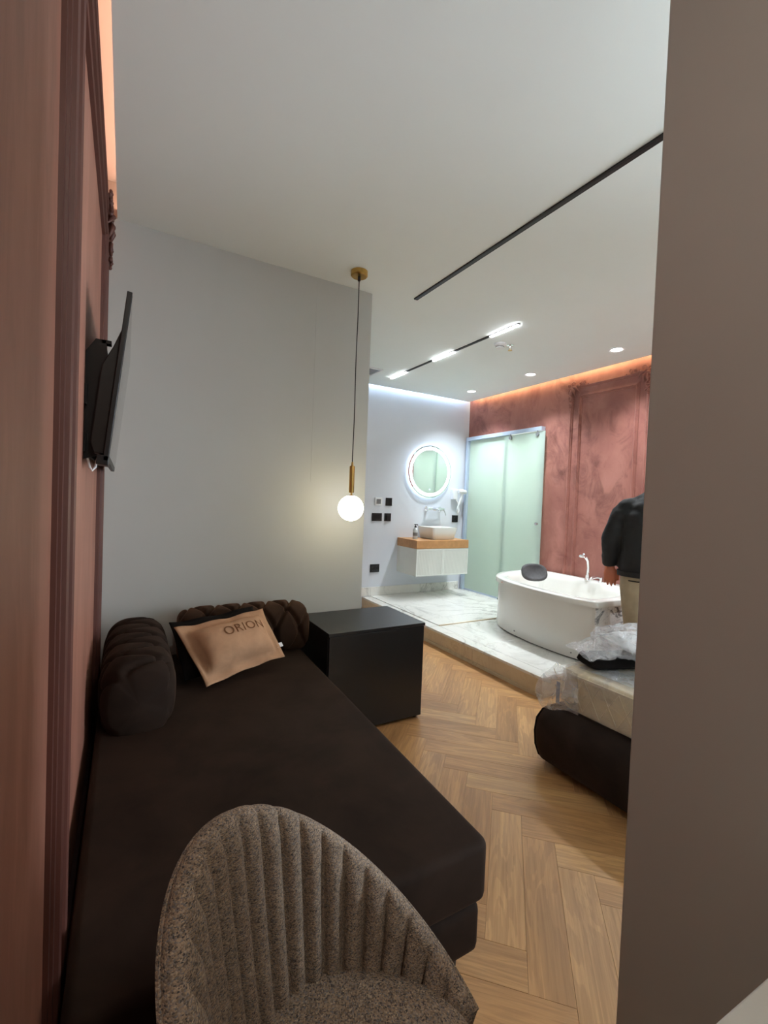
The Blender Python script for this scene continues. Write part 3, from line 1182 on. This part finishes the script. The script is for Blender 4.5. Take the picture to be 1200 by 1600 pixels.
# ------------------------------------------------------------------ desk at lower right
dk = thing('desk', 'pale white desk top at the lower right, against the grey partition', 'desk', (.76, -.15, 0))
MB().prism([(.56, -.56), (.925, -.56), (.925, .232), (.60, .247), (.56, .22)], .722, .75).build('desk_top', M['desk'], dk, bevel=.003)
MB().box(.60, .92, -.55, -.53, 0, .722).build('side_panel', M['desk'], dk)
MB().box(.60, .92, .17, .19, 0, .722).build('side_panel', M['desk'], dk)
MB().box(.90, .92, -.53, .17, .3, .722).build('back_panel', M['desk'], dk)

# ------------------------------------------------------------------ television on the left wall
tv = thing('television', 'black wall-mounted television tilted forward on the red left wall', 'television', (XL, 1.98, 1.68))
TY0, TY1 = 1.55, 2.40
tilt = math.atan2(.052, .50)
Mt = Matrix.Translation((-.045, 0, 1.433)) @ Matrix.Rotation(tilt, 4, 'Y')
MB().box(-.014, 0, TY0, TY1, 0, .503).xform(Mt).build('panel_frame', M['black_pl'], tv, bevel=.002)
MB().box(0, .0008, TY0 + .008, TY1 - .008, .016, .495).xform(Mt).build('screen', M['black_gl'], tv)
MB().prism([(-.014, .02), (-.014, .40), (-.03, .34), (-.052, .28), (-.052, .05), (-.04, .02)], TY0 + .03, TY1 - .03, lambda x, y, z: (x, z, y)).xform(Mt).build('rear_housing', M['black_pl'], tv, bevel=.003)
MB().box(-.03, .001, TY0 + .0, TY0 + .12, -.012, .016).xform(Mt).build('bottom_bar', M['black_pl'], tv, bevel=.002)
bk = MB()
for yy in (1.62, 2.2):
    bk.prism([(XL, 1.44), (XL, 1.76), (-.085, 1.80), (-.06, 1.80), (-.045, 1.70), (-.055, 1.46)], yy, yy + .004, lambda x, y, z: (x, z, y))
    bk.box(-.07, -.045, yy, yy + .03, 1.79, 1.80)
bk.box(XL, XL + .006, 1.60, 2.25, 1.60, 1.66).box(XL, XL + .006, 1.60, 2.25, 1.46, 1.52)
bk.build('wall_bracket', M['metal_b'], tv)
MB().tube([(-.098, 1.60, 1.44), (-.092, 1.585, 1.415), (-.085, 1.58, 1.405), (-.078, 1.585, 1.415), (-.074, 1.60, 1.44)], .0035, 8).build('cable_loop', M['white_pl'], tv, smooth=True)

# ------------------------------------------------------------------ vanity
va = thing('vanity_unit', 'wall-hung white vanity with fluted doors and oak worktop under the round mirror', 'cabinet', (3.45, 4.72, .45))
VX0, VX1, VYF = 3.045, 3.845, 4.505
MB().box(VX0, VX1, VYF, YB, .782, .884).build('worktop', M['oak'], va, bevel=.003)
MB().box(VX0 + .006, VX1 - .006, VYF + .02, YB, .448, .782).build('carcass', M['cab'], va, bevel=.002)


def fluted_door(x0, x1, z0, z1, y, fl_, n):
    m = MB()
    b = .014
    m.box(x0, x1, y + .006, y + .02, z0, z1)
    m.box(x0, x0 + b, y, y + .006, z0, z1).box(x1 - b, x1, y, y + .006, z0, z1)
    m.box(x0 + b, x1 - b, y, y + .006, z0, z0 + b).box(x0 + b, x1 - b, y, y + .006, z1 - b, z1)
    w = (x1 - x0 - 2 * b) / n
    for i in range(n):
        a = x0 + b + i * w
        m.prism([(a + .0008, y + .006), (a + w * .3, y + .0015), (a + w * .7, y + .0015), (a + w - .0008, y + .006)], z0 + b, z1 - b)
    return m


vmid = (VX0 + VX1) / 2
fluted_door(VX0 + .004, vmid - .0015, .448, .778, VYF + .0, 1, 30).build('door', M['cab'], va)
fluted_door(vmid + .0015, VX1 - .004, .448, .778, VYF + .0, 1, 30).build('door', M['cab'], va)

# basin
bs = thing('washbasin', 'white square vessel basin standing on the oak worktop', 'basin', (3.50, 4.73, .884))


def sq(cx, cy, wx, wy, z, r, n=6):
    return [(x, y, z) for x, y in rounded_poly([(cx - wx / 2, cy - wy / 2), (cx + wx / 2, cy - wy / 2), (cx + wx / 2, cy + wy / 2), (cx - wx / 2, cy + wy / 2)], [r] * 4, n)]


MB().rings([sq(3.505, 4.73, .31, .29, .884, .03), sq(3.505, 4.73, .335, .315, .892, .03), sq(3.505, 4.73, .385, .36, 1.030, .03), sq(3.505, 4.73, .385, .36, 1.036, .03), sq(3.505, 4.73, .365, .34, 1.036, .026),
            sq(3.505, 4.73, .35, .325, 1.02, .03), sq(3.505, 4.73, .29, .27, .925, .05), sq(3.505, 4.73, .2, .18, .908, .05), sq(3.505, 4.73, .04, .04, .904, .015)]).build('bowl', M['ceramic'], bs, smooth=True, angle=50)
MB().lathe([(0, .910), (.018, .910), (.02, .906), (.02, .904), (0, .904)], (3.505, 4.73, 0), 16).build('drain', M['chrome'], bs, smooth=True)

sb = thing('soap_bottle', 'clear soap bottle with black pump left of the basin', 'bottle', (3.16, 4.72, .884))
MB().lathe([(0, .884), (.029, .884), (.031, .89), (.031, 1.0), (.026, 1.012), (.012, 1.02), (.012, 1.03), (0, 1.03)], (3.16, 4.72, 0), 20).build('bottle_body', plain('soap', lin(206, 212, 214), .1, nscale=20, namt=.03), sb, smooth=True)
MB().lathe([(.0312, .925), (.0316, .925), (.0316, .965), (.0312, .965)], (3.16, 4.72, 0), 20).build('bottle_label', M['grey_pl'], sb)
MB().lathe([(0, 1.03), (.013, 1.03), (.013, 1.046), (.005, 1.05), (.005, 1.065), (0, 1.065)], (3.16, 4.72, 0), 14).tube([(3.16, 4.74, 1.064), (3.16, 4.68, 1.066), (3.16, 4.672, 1.060)], .006, 8).build('pump', M['black_pl'], sb, smooth=True)

# wall mixer
fa = thing('wall_faucet', 'chrome wall-mounted mixer tap above the white basin', 'faucet', (3.58, YB, 1.26))
for xx in (3.475, 3.69):
    MB().lathe([(0, 0), (.032, 0), (.032, .01), (.014, .018), (.012, .06), (0, .06)], (xx, YB, 1.262), 18, 'y').build('rosette', M['chrome'], fa, smooth=True)
MB().tube([(3.45, YB - .065, 1.262), (3.715, YB - .065, 1.262)], .02, 16).build('mixer_body', M['chrome'], fa, smooth=True)
MB().tube([(3.53, YB - .06, 1.26), (3.53, YB - .12, 1.268), (3.53, YB - .2, 1.262), (3.53, YB - .225, 1.24)], [.012, .012, .011, .011], 12).build('spout', M['chrome'], fa, smooth=True)
MB().tube([(3.70, YB - .07, 1.262), (3.715, YB - .09, 1.23), (3.722, YB - .11, 1.18)], [.009, .007, .005], 10).build('lever', M['chrome'], fa, smooth=True)

# mirror
MXC, MZC, MR = 3.49, 1.752, .345
mi = thing('round_mirror', 'round backlit mirror with glowing white ring on the bathroom wall', 'mirror', (MXC, YB, MZC - MR))
MB().lathe([(0, 0), (.27, 0), (.27, .034), (0, .034)], (MXC, YB, MZC), 64, 'y').build('back_box', M['alu'], mi, smooth=True)
MB().lathe([(.272, .010), (.318, .010), (.318, .026), (.272, .026)], (MXC, YB, MZC), 64, 'y').build('back_light', M['led_back'], mi)
MB().lathe([(0, .034), (MR, .034), (MR, .039), (0, .039)], (MXC, YB, MZC), 80, 'y').build('mirror_glass', M['mirror'], mi, smooth=True)
MB().lathe([(.287, .0392), (.326, .0392), (.326, .0398), (.287, .0398)], (MXC, YB, MZC), 80, 'y').build('light_ring', M['led_mirror'], mi)
MB().lathe([(.006, .0392), (.010, .0392), (.010, .0396), (.006, .0396)], (MXC, YB, MZC - .235), 20, 'y').build('touch_switch', emit('touch_dot', (.5, .8, 1, 1), 1.2), mi)

# hair dryer
hd = thing('hair_dryer', 'white wall-mounted hair dryer in its holder beside the mirror', 'hair dryer', (3.95, YB, 1.5))
MB().box(3.875, 3.955, YB - .06, YB, 1.40, 1.545).build('holder', M['white_pl'], hd, bevel=.012, seg=3)
MB().box(3.945, 3.955, YB - .0615, YB - .06, 1.49, 1.53).build('switch', M['black_pl'], hd)
MB().tube([(3.935, YB - .09, 1.51), (3.99, YB - .09, 1.515), (4.05, YB - .09, 1.505), (4.065, YB - .09, 1.50)], [.026, .033, .03, .022], 16).build('barrel', M['white_pl'], hd, smooth=True)
MB().tube([(4.00, YB - .09, 1.49), (3.98, YB - .085, 1.40), (3.965, YB - .08, 1.34)], [.016, .018, .014], 12).build('handle', M['white_pl'], hd, smooth=True)
MB().tube([(3.965, YB - .08, 1.345), (3.94, YB - .08, 1.30), (3.935, YB - .075, 1.25), (3.955, YB - .075, 1.215), (3.975, YB - .07, 1.25), (3.96, YB - .06, 1.36), (3.93, YB - .05, 1.41)], .008, 10).build('coiled_cord', M['white_pl'], hd, smooth=True)


def plate(x, z, w, hgt, label, mat, kind):
    t = thing('wall_socket' if kind == 'socket' else 'wall_switch', label, 'socket' if kind == 'socket' else 'switch', (x, YB, z - hgt / 2), group='fittings on the mirror wall')
    MB().box(x - w / 2, x + w / 2, YB - .010, YB, z - hgt / 2, z + hgt / 2).build('cover_plate', mat, t, bevel=.002)
    if kind == 'socket':
        n = 2 if w > .12 else 1
        for i in range(n):
            cx = x + (i - (n - 1) / 2) * w / n
            MB().lathe([(.022, .0101), (.026, .0135), (.028, .0101)], (cx, YB, z), 20, 'y').build('socket_ring', M['black_pl'], t)
    else:
        MB().box(x - w * .3, x + w * .3, YB - .013, YB - .010, z - hgt * .3, z + hgt * .3).build('rocker', M['grey_pl'] if mat is M['white_pl'] else M['black_pl'], t, bevel=.001)
    return t


plate(2.745, 1.335, .10, .10, 'white switch plate with grey key, upper left by the wall edge', M['white_pl'], 'switch')
plate(2.895, 1.335, .09, .10, 'black switch plate right of the white switch plate', M['black_pl'], 'switch')
plate(2.73, 1.140, .14, .10, 'wide black switch plate below the white switch plate', M['black_lam'], 'switch')
kc = plate(2.885, 1.140, .095, .10, 'black key card holder with notched top beside the wide black plate', M['black_pl'], 'switch')
MB().box(2.86, 2.91, YB - .02, YB - .010, 1.10, 1.165).build('card_slot', M['black_pl'], kc)
plate(3.96, 1.135, .10, .095, 'black socket under the hair dryer', M['black_pl'], 'socket')
plate(2.725, .50, .13, .10, 'black socket low on the wall near the platform edge', M['black_pl'], 'socket')

# ------------------------------------------------------------------ bathtub
tb = thing('bathtub', 'white curved-front bathtub with headrest on the marble platform by the red wall', 'bathtub', (3.6, 2.85, PZ))
TZ, TT = PZ, .638
TY_N, TX_B = 2.17, 4.08


def tub_front(off=0.0):
    """front outline from near corner to the far wall corner"""
    ctrl = [(3.14, TY_N), (3.095, 2.30), (3.075, 2.5), (3.083, 2.75), (3.115, 2.98), (3.17, 3.18), (3.25, 3.34), (3.37, 3.46), (3.53, 3.54), (3.72, 3.575), (3.9, 3.58), (TX_B, 3.58)]
    out = []
    for i in range(len(ctrl) - 1):
        p = [Vector(ctrl[max(0, min(len(ctrl) - 1, i + k))]) for k in (-1, 0, 1, 2)]
        for k in range(4):
            t = k / 4
            out.append(.5 * ((2 * p[1]) + (-p[0] + p[2]) * t + (2 * p[0] - 5 * p[1] + 4 * p[2] - p[3]) * t * t + (-p[0] + 3 * p[1] - 3 * p[2] + p[3]) * t ** 3))
    out.append(Vector(ctrl[-1]))
    return out


TF = tub_front()
outer = [tuple(p) for p in TF] + [(TX_B, 3.2), (TX_B, 2.8), (TX_B, 2.4), (TX_B, TY_N), (3.9, TY_N), (3.6, TY_N), (3.35, TY_N)]
o_out = inset_poly(outer, -.016)
# basin + rim
icx, icy = 3.62, 2.90


def inner(k, z, sh=(0, 0)):
    r = []
    for (x, y) in outer:
        r.append((icx + (x - icx) * k + sh[0], icy + (y - icy) * k + sh[1], z))
    return r


def inner2(d, z):
    base = inset_poly(outer, d)
    # soften corners
    for _ in range(6):
        base = [((base[i - 1][0] + 2 * base[i][0] + base[(i + 1) % len(base)][0]) / 4, (base[i - 1][1] + 2 * base[i][1] + base[(i + 1) % len(base)][1]) / 4) for i in range(len(base))]
    return [(x, y, z) for x, y in base]


def shrink(ring, k, z):
    return [(icx + (x - icx) * k, icy + (y - icy) * k, z) for x, y, _ in ring]


i0 = inner2(.075, TT)
rim_r = [[(x, y, .592) for x, y in inset_poly(outer, .01)], [(x, y, .592) for x, y in o_out], [(x, y, TT - .006) for x, y in o_out], [(x, y, TT) for x, y in inset_poly(outer, -.011)],
         inner2(.03, TT + .002), i0, shrink(i0, .975, TT - .012), shrink(i0, .93, TT - .06), shrink(i0, .88, TT - .18), shrink(i0, .82, TT - .32), shrink(i0, .74, TT - .39), shrink(i0, .5, TT - .41), shrink(i0, .02, TT - .415)]
MB().rings(rim_r, close0=False).build('basin', M['acrylic'], tb, smooth=True, angle=50)
# front panel (follows the curve), plinth gap below
fp = []
pin = inset_poly(outer, .012)[:len(TF)]
pin2 = inset_poly(outer, .026)[:len(TF)]
for (a, b) in zip(pin, pin2):
    fp.append([(a[0], a[1], TZ + .012), (a[0], a[1], .597), (b[0], b[1], .597), (b[0], b[1], TZ + .012)])
MB().rings(fp).build('front_panel', M['acrylic'], tb, smooth=True, angle=40)
pl_ = inset_poly(outer, .03)[:len(TF)]
pl2 = inset_poly(outer, .05)[:len(TF)]
MB().rings([[(a[0], a[1], TZ + .0005), (a[0], a[1], TZ + .02), (b[0], b[1], TZ + .02), (b[0], b[1], TZ + .0005)] for a, b in zip(pl_, pl2)]).build('plinth', M['black_pl'], tb)
MB().box(3.142, TX_B, TY_N + .001, TY_N + .02, TZ + .002, .597).build('end_panel', M['marble_b'], tb, bevel=.001, seg=1)
for (k, z) in ((16, .20), (5, .20)):
    MB().sphere((pin[k][0] - .001, pin[k][1], z), .006, 8, 6).build('screw_cap', M['grey_pl'], tb)
MB().sphere((o_out[20][0] - .0, o_out[20][1], .612), .009, 8, 6, (1, 1.6, .5)).build('red_sticker', plain('sticker', lin(196, 140, 110), .5), tb)
# headrest at the far end
Rm = Matrix.Rotation(math.radians(-35), 3, 'X') @ Matrix.Rotation(math.radians(10), 3, 'Y')
hr = MB()
rr = []
for (k, z) in ((.2, -.022), (.8, -.022), (.97, -.01), (1, .0), (.95, .014), (.84, .022), (.72, .016), (.4, .006), (.02, .003)):
    rr.append([(.135 * k * math.copysign(abs(math.cos(2 * PI * i / 32)) ** .8, math.cos(2 * PI * i / 32)), .095 * k * math.copysign(abs(math.sin(2 * PI * i / 32)) ** .8, math.sin(2 * PI * i / 32)), z) for i in range(32)])
Mh = place_axes((3.66, 3.25, .672), (.868, -.496, 0), (.22, .38, .90))
hr.rings(rr).xform(Mh).build('headrest', M['rubber'], tb, smooth=True, angle=180)
# tub mixer and hand shower on the near rim
mx, my = 4.0, 2.88
MB().lathe([(0, 0), (.03, 0), (.03, .008), (.02, .015), (.02, .05), (0, .055)], (mx, my, TT), 18).build('shower_base', M['chrome'], tb, smooth=True)
hs = MB().tube([(mx, my, TT + .04), (mx + .003, my - .003, TT + .12), (mx - .004, my, TT + .19), (mx - .03, my + .01, TT + .235), (mx - .055, my + .02, TT + .245)], [.015, .014, .016, .02, .022], 14)
hs.lathe([(0, -.012), (.035, -.012), (.037, 0), (.026, .014), (0, .018)], (mx - .062, my + .022, TT + .238), 20)
hs.build('hand_shower', M['chrome'], tb, smooth=True)
MB().lathe([(0, 0), (.026, 0), (.026, .01), (.016, .02), (.016, .05), (0, .05)], (4.01, 2.74, TT), 16).tube([(4.01, 2.74, TT + .045), (3.95, 2.75, TT + .055), (3.89, 2.76, TT + .045), (3.88, 2.76, TT + .03)], .013, 12).build('tub_spout', M['chrome'], tb, smooth=True)
MB().lathe([(0, 0), (.024, 0), (.024, .02), (.02, .04), (0, .042)], (4.015, 2.62, TT), 16).build('tub_knob', M['chrome'], tb, smooth=True)

# ------------------------------------------------------------------ bed
bd = thing('bed', 'low dark brown upholstered bed with mattress still in plastic film', 'bed', (2.9, .75, 0))
BX0, BX1, BY0, BY1 = 1.885, 3.98, .02, 1.66


def roll_rail(pts, name):
    """bulging upholstered side: section in (out, z), swept along pts with outward normals"""
    prof = [(-.16, .03), (-.03, .03), (.0, .045), (.02, .10), (.026, .17), (.018, .24), (-.01, .29), (-.05, .312), (-.10, .318), (-.16, .30)]
    rs = []
    for (x, y, nx, ny) in pts:
        rs.append([(x + nx * o_, y + ny * o_, z) for o_, z in prof])
    return MB().rings(rs).build(name, M['velvet_bed'], bd, smooth=True, angle=60)


foot = []
R_ = .07
foot.append((BX0 + .02, BY0 + R_, -1, 0))
foot.append((BX0 + .02, (BY0 + BY1) / 2, -1, 0))
for i in range(9):
    a = PI / 2 * i / 8
    foot.append((BX0 + .02 + R_ - R_ * math.cos(a), BY1 - R_ - .02 + R_ * math.sin(a), -math.cos(a), math.sin(a)))
foot.append((3.0, BY1 - .02, 0, 1))
foot.append((BX1, BY1 - .02, 0, 1))
roll_rail(foot, 'bed_frame')
pq = foot[6]
MB().tube([(pq[0] + pq[2] * (o_ + .002), pq[1] + pq[3] * (o_ + .002), z) for o_, z in [(-.02, .034), (.002, .047), (.021, .10), (.027, .17), (.019, .24), (-.009, .29), (-.05, .313), (-.10, .319)]], .0045, 8).build('piping', M['velvet_dark'], bd, smooth=True)
MB().box(BX0 + .1, BX1, BY0, BY1 - .12, .12, .30).build('slat_base', M['tan'], bd)
MB().box(BX1, BX1 + .1, BY0 - .1, BY1, .0, 1.2).build('headboard', M['velvet_bed'], bd, bevel=.03, seg=3)
for a, b in ((2.0, .2), (2.0, 1.5), (3.8, .2), (3.8, 1.5)):
    MB().box(a - .03, a + .03, b - .03, b + .03, 0, .12).build('leg', M['metal_b'], bd)

ms = thing('mattress', 'cream quilted mattress wrapped in clear plastic on the brown bed', 'mattress', (2.9, .8, .3))
MX0, MX1, MY0, MY1 = 1.985, 3.95, .06, 1.56
mp_ = rounded_poly([(MX0, MY0), (MX1, MY0), (MX1, MY1), (MX0, MY1)], [.06] * 4, 5)
cushion(mp_, .318, .520, .03).build('mattress_body', M['mattress'], ms, smooth=True, angle=50)
MB().tube([(x, y, .505) for x, y in mp_ + mp_[:1]], .006, 6).build('piping', M['mattress'], ms, smooth=True)
# quilting lines on the side facing the room
qm = MB()
for i in range(16):
    a = MY0 + .1 + i * .09
    qm.tube([(MX0 - .001, a, .34), (MX0 - .001, a + .09, .50)], .0025, 5)
    qm.tube([(MX0 - .001, a + .09, .34), (MX0 - .001, a, .50)], .0025, 5)
qm.build('quilting', M['mattress'], ms)


def crumple(p, amp, s=1.0, off=0):
    return Vector((noise.noise((p[0] * 9 * s + off, p[1] * 9 * s, p[2] * 9 * s)), noise.noise((p[0] * 9 * s, p[1] * 9 * s + 7 + off, p[2] * 9 * s)), noise.noise((p[0] * 9 * s, p[1] * 9 * s, p[2] * 9 * s + 13 + off)))) * amp


wrap = []
for (d_, z) in ((-.012, .335), (-.014, .38), (-.014, .45), (-.012, .50), (.0, .526), (.06, .530), (.25, .532)):
    ring = []
    for x, y in inset_poly(mp_, d_):
        p = Vector((x, y, z))
        ring.append(p)
    wrap.append(ring)
# subdivide perimeter for crumpling
wr2 = []
for ring in wrap:
    rr = []
    N = len(ring)
    for i in range(N):
        a, b = ring[i], ring[(i + 1) % N]
        n_ = max(1, int((b - a).length / .03))
        for k in range(n_):
            rr.append((a, b, k / n_))
    wr2.append(rr)
cntv = len(wr2[2])
wr3 = []
ref = wr2[2]
for ri, ring in enumerate(wrap):
    rr = []
    idx = {id(p): i for i, p in enumerate(wrap[2])}
    for (a, b, t) in ref:
        i = [k for k, p in enumerate(wrap[2]) if p is a][0]
        p = ring[i].lerp(ring[(i + 1) % len(ring)], t)
        rr.append(p + crumple(p, .005, .6))
    wr3.append(rr)
MB().rings(wr3, close0=False).build('plastic_cover', M['film'], ms)
# the loose corner flap of the film hanging past the frame
flp = MB()
G = []
nn = 12
A = [Vector((1.975, 1.575, .535)), Vector((1.975, 1.44, .530)), Vector((1.93, 1.60, .33)), Vector((1.972, 1.44, .32))]
for j in range(nn + 1):
    for i in range(nn + 1):
        u, v = i / nn, j / nn
        p = A[0].lerp(A[1], u).lerp(A[2].lerp(A[3], u), v)
        bulge = math.sin(PI * v) * (1 - u)
        p += Vector((-.05 * bulge - .03 * v * (1 - u), .035 * bulge, -.02 * v * (1 - u)))
        G.append(p + crumple(p, .014, 1.4, 5))
flp.add(G, [(j * (nn + 1) + i, j * (nn + 1) + i + 1, (j + 1) * (nn + 1) + i + 1, (j + 1) * (nn + 1) + i) for j in range(nn) for i in range(nn)])
flp.build('film_flap', M['film_flap'], ms)
MB().box(1.947, 1.95, 1.53, 1.55, .345, .455).build('film_label', plain('film_print', lin(92, 106, 130), .5), ms)

# folded dark cloth on the mattress
fc = thing('folded_cloth', 'dark brown folded cloth lying on the mattress under the plastic bag', 'cloth', (2.25, 1.40, .535))
m = MB()
m.rings([sq(2.27, 1.44, .36, .16, .536, .03), sq(2.27, 1.44, .38, .18, .548, .04), sq(2.27, 1.44, .36, .16, .58, .04), sq(2.27, 1.44, .30, .10, .588, .04)])
m.xform(Matrix.Translation((2.27, 1.44, 0)) @ Matrix.Rotation(math.radians(-20), 4, 'Z') @ Matrix.Translation((-2.27, -1.44, 0)))
m.build('cloth_fold', M['velvet_dark'], fc, smooth=True)


def bagged(loc, rz, label, seed, w=.62, d=.42, hgt=.17, tiltx=0.0):
    t = thing('wrapped_pillow', label, 'pillow', loc, rz)
    m, _ = pillow_mesh(w - .14, d - .12, hgt * .62, .01, 16)
    m.xform(Matrix.Translation((0, 0, hgt / 2)) @ Matrix.Rotation(tiltx, 4, 'X'))
    m.build('pillow', M['pillow_w'], t, smooth=True, angle=180, world=False)
    b = MB()
    NJ, NI = 36, 72
    rs = []
    for j in range(NJ + 1):
        v = j / NJ
        a = PI * (v - .5)
        ring = []
        for i in range(NI):
            th = 2 * PI * i / NI
            r = max(.02, math.cos(a)) ** .55
            x = math.copysign(abs(math.cos(th)) ** .6, math.cos(th)) * w / 2 * r
            y = math.copysign(abs(math.sin(th)) ** .6, math.sin(th)) * d / 2 * r
            p = Vector((x, y, hgt / 2 + math.sin(a) * hgt / 2))
            p += crumple(p, .020, 1.3, seed)
            p += crumple(p, .016, 2.6, seed + 3)
            p += crumple(p, .008, 6.0, seed + 5)
            p.z = max(.002, p.z)
            ring.append(p)
        rs.append(ring)
    # gathered tail of the bag
    b.rings(rs)
    tail = []
    for j in range(9):
        v = j / 8
        ring = []
        for i in range(14):
            th = 2 * PI * i / 14
            p = Vector((-w / 2 + .04 - .16 * v, math.cos(th) * d / 2 * (.55 + .1 * v), hgt * .45 - .04 * v + math.sin(th) * hgt * (.3 - .2 * v)))
            ring.append(p + crumple(p, .025, 2, seed + 9))
        tail.append(ring)
    b.rings(tail, close0=False, close1=False)
    b.build('plastic_bag', M['film_bag'], t, world=False)
    return t


bagged((2.44, 1.33, .590), math.radians(-24), 'pillow in crumpled clear plastic bag, lying on the wrapped mattress', 11, .62, .42, .13)

# ------------------------------------------------------------------ person beside the bed
PXm, PYm = 3.33, 1.862
pe = thing('person', 'person seen from behind in black jacket and beige trousers standing by the bathtub', 'person', (PXm, PYm, 0), math.radians(-61))
# local axes: x right, y forward (away from the camera), z up


def ell(cx, cy, z, rx, ry, n=24, p=1.0):
    return [(cx + rx * math.copysign(abs(math.cos(2 * PI * i / n)) ** p, math.cos(2 * PI * i / n)), cy + ry * math.copysign(abs(math.sin(2 * PI * i / n)) ** p, math.sin(2 * PI * i / n)), z) for i in range(n)]


def hand(m, wrist, side, sc=1.0):
    """hanging hand, fingers down and slightly curled forward"""
    w = Vector(wrist)
    spr, dn, fwd = Vector((-side, 0, 0)), Vector((0, 0, -1)), Vector((0, 1, 0))
    m.tube([w + Vector((0, 0, .02)), w + dn * .03, w + dn * .065, w + dn * .095 + fwd * .004], [(.030, .022), (.037, .020), (.044, .019), (.042, .015)], 12)
    for i, (off, ln, r) in enumerate(((.032, .070, .0098), (.011, .080, .0102), (-.011, .074, .0098), (-.031, .058, .0088))):
        b = w + dn * .09 + spr * off
        k1 = b + dn * ln * .42 + fwd * .008 + spr * off * .12
        k2 = b + dn * ln * .76 + fwd * .024 + spr * off * .16
        k3 = b + dn * ln * .95 + fwd * .042 + spr * off * .16
        m.tube([b, k1, k2, k3], [r * 1.05, r, r * .92, r * .7], 8)
    b = w + dn * .035 + spr * .032
    m.tube([b, b + dn * .03 + spr * .020 + fwd * .010, b + dn * .060 + spr * .024 + fwd * .020, b + dn * .082 + spr * .022 + fwd * .026], [.014, .0125, .011, .008], 8)


body = MB()
# torso, neck, head (mostly under clothing)
body.rings([ell(0, 0, .84, .15, .10), ell(0, 0, .95, .16, .105), ell(0, .01, 1.15, .15, .10), ell(0, .01, 1.31, .15, .09), ell(0, 0, 1.40, .10, .06), ell(0, .005, 1.46, .062, .06), ell(0, .015, 1.53, .056, .058), ell(0, .02, 1.56, .058, .062)])
body.sphere((0, .03, 1.655), .115, 20, 14, (.68, .86, 1.02))
body.sphere((0, .055, 1.60), .075, 14, 10, (.72, .85, .85))
body.tube([(0, .12, 1.675), (0, .145, 1.645), (0, .135, 1.63)], [.010, .016, .012], 8)
body.tube([(-.022, .118, 1.60), (.022, .118, 1.60)], .009, 6)
for s in (-1, 1):
    body.sphere((s * .081, .02, 1.65), .026, 10, 8, (.35, .7, 1.2))
    body.sphere((s * .03, .115, 1.672), .012, 8, 6)
    # arms
    el_ = Vector((s * .285, -.015, 1.14))
    wr_ = Vector((s * .290, .045, .925))
    body.tube([(s * .13, 0, 1.35), (s * .20, 0, 1.31), tuple(el_), tuple(wr_)], [.045, .042, .038, .027], 12)
    hand(body, wr_, s)
    body.tube([(s * .09, 0, .86), (s * .095, .01, .50), (s * .10, -.01, .09), (s * .10, .0, .05)], [.085, .06, .04, .04], 12)
remesh(body.build('body', M['skin'], pe, world=False), .0055, 2)
hair = MB().sphere((0, .012, 1.685), .118, 20, 14, (.72, .88, .92))
hair.rings([ell(0, -.03, 1.60, .07, .05), ell(0, -.03, 1.66, .08, .07), ell(0, -.02, 1.70, .08, .08)])
hair.build('hair', M['hair'], pe, smooth=True, angle=180, world=False)
jk = MB()
jk.rings([ell(0, .0, .875, .225, .150, 28, .85), ell(0, 0, .90, .232, .155, 28, .85), ell(0, 0, .97, .228, .155, 28, .85), ell(0, -.005, 1.08, .22, .155, 28, .85), ell(0, -.01, 1.20, .222, .155, 28, .85), ell(0, -.01, 1.31, .225, .15, 28, .85), ell(0, -.005, 1.385, .20, .125), ell(0, 0, 1.43, .13, .095), ell(0, .005, 1.46, .085, .08), ell(0, .01, 1.50, .075, .075)])
for s in (-1, 1):
    jk.sphere((s * .175, 0, 1.365), .085, 14, 10, (1, .95, .85))
    jk.tube([(s * .16, 0, 1.36), (s * .225, -.005, 1.31), (s * .262, -.015, 1.22), (s * .288, -.018, 1.13), (s * .292, .005, 1.04), (s * .293, .035, .955), (s * .290, .042, .925)], [.075, .078, .07, .066, .062, .052, .044], 14)
jo = remesh(jk.build('jacket', M['jacket'], pe, world=False), .012, 4)
tx = bpy.data.textures.new('folds', 'CLOUDS')
tx.noise_scale = .09
dmod = jo.modifiers.new('folds', 'DISPLACE')
dmod.texture = tx
dmod.strength = .022
dmod.mid_level = .5
MB().rings([ell(0, 0, .868, .226, .150, 32, .85), ell(0, 0, .868, .238, .160, 32, .85), ell(0, 0, .905, .240, .162, 32, .85), ell(0, 0, .905, .226, .150, 32, .85)], False, False).build('hem_band', M['jacket'], pe, smooth=True, world=False)
tr_ = MB()
tr_.rings([ell(0, 0, .80, .20, .135), ell(0, 0, .86, .208, .138), ell(0, 0, .95, .20, .13), ell(0, 0, 1.0, .19, .12)])
for s in (-1, 1):
    tr_.tube([(s * .10, -.01, .87), (s * .105, -.01, .78), (s * .105, 0, .62), (s * .10, .01, .50), (s * .10, -.005, .30), (s * .10, -.01, .10), (s * .10, -.01, .07)], [.115, .112, .092, .08, .074, .066, .068], 16)
remesh(tr_.build('trousers', M['trousers'], pe, world=False), .011, 4)
MB().tube([(-.155, -.116, .842), (-.10, -.130, .840), (-.045, -.127, .842)], .0045, 6).build('pocket_slit', M['velvet_dark'], pe, smooth=True, world=False)
for s in (-1, 1):
    MB().rings([ell(s * .10, .05, .0, .045, .135, 20, .8), ell(s * .10, .05, .03, .047, .137, 20, .8), ell(s * .10, .03, .065, .04, .11, 20, .8), ell(s * .10, -.01, .10, .038, .055, 20, .9)]).build('shoe', M['shoe'], pe, smooth=True, world=False)
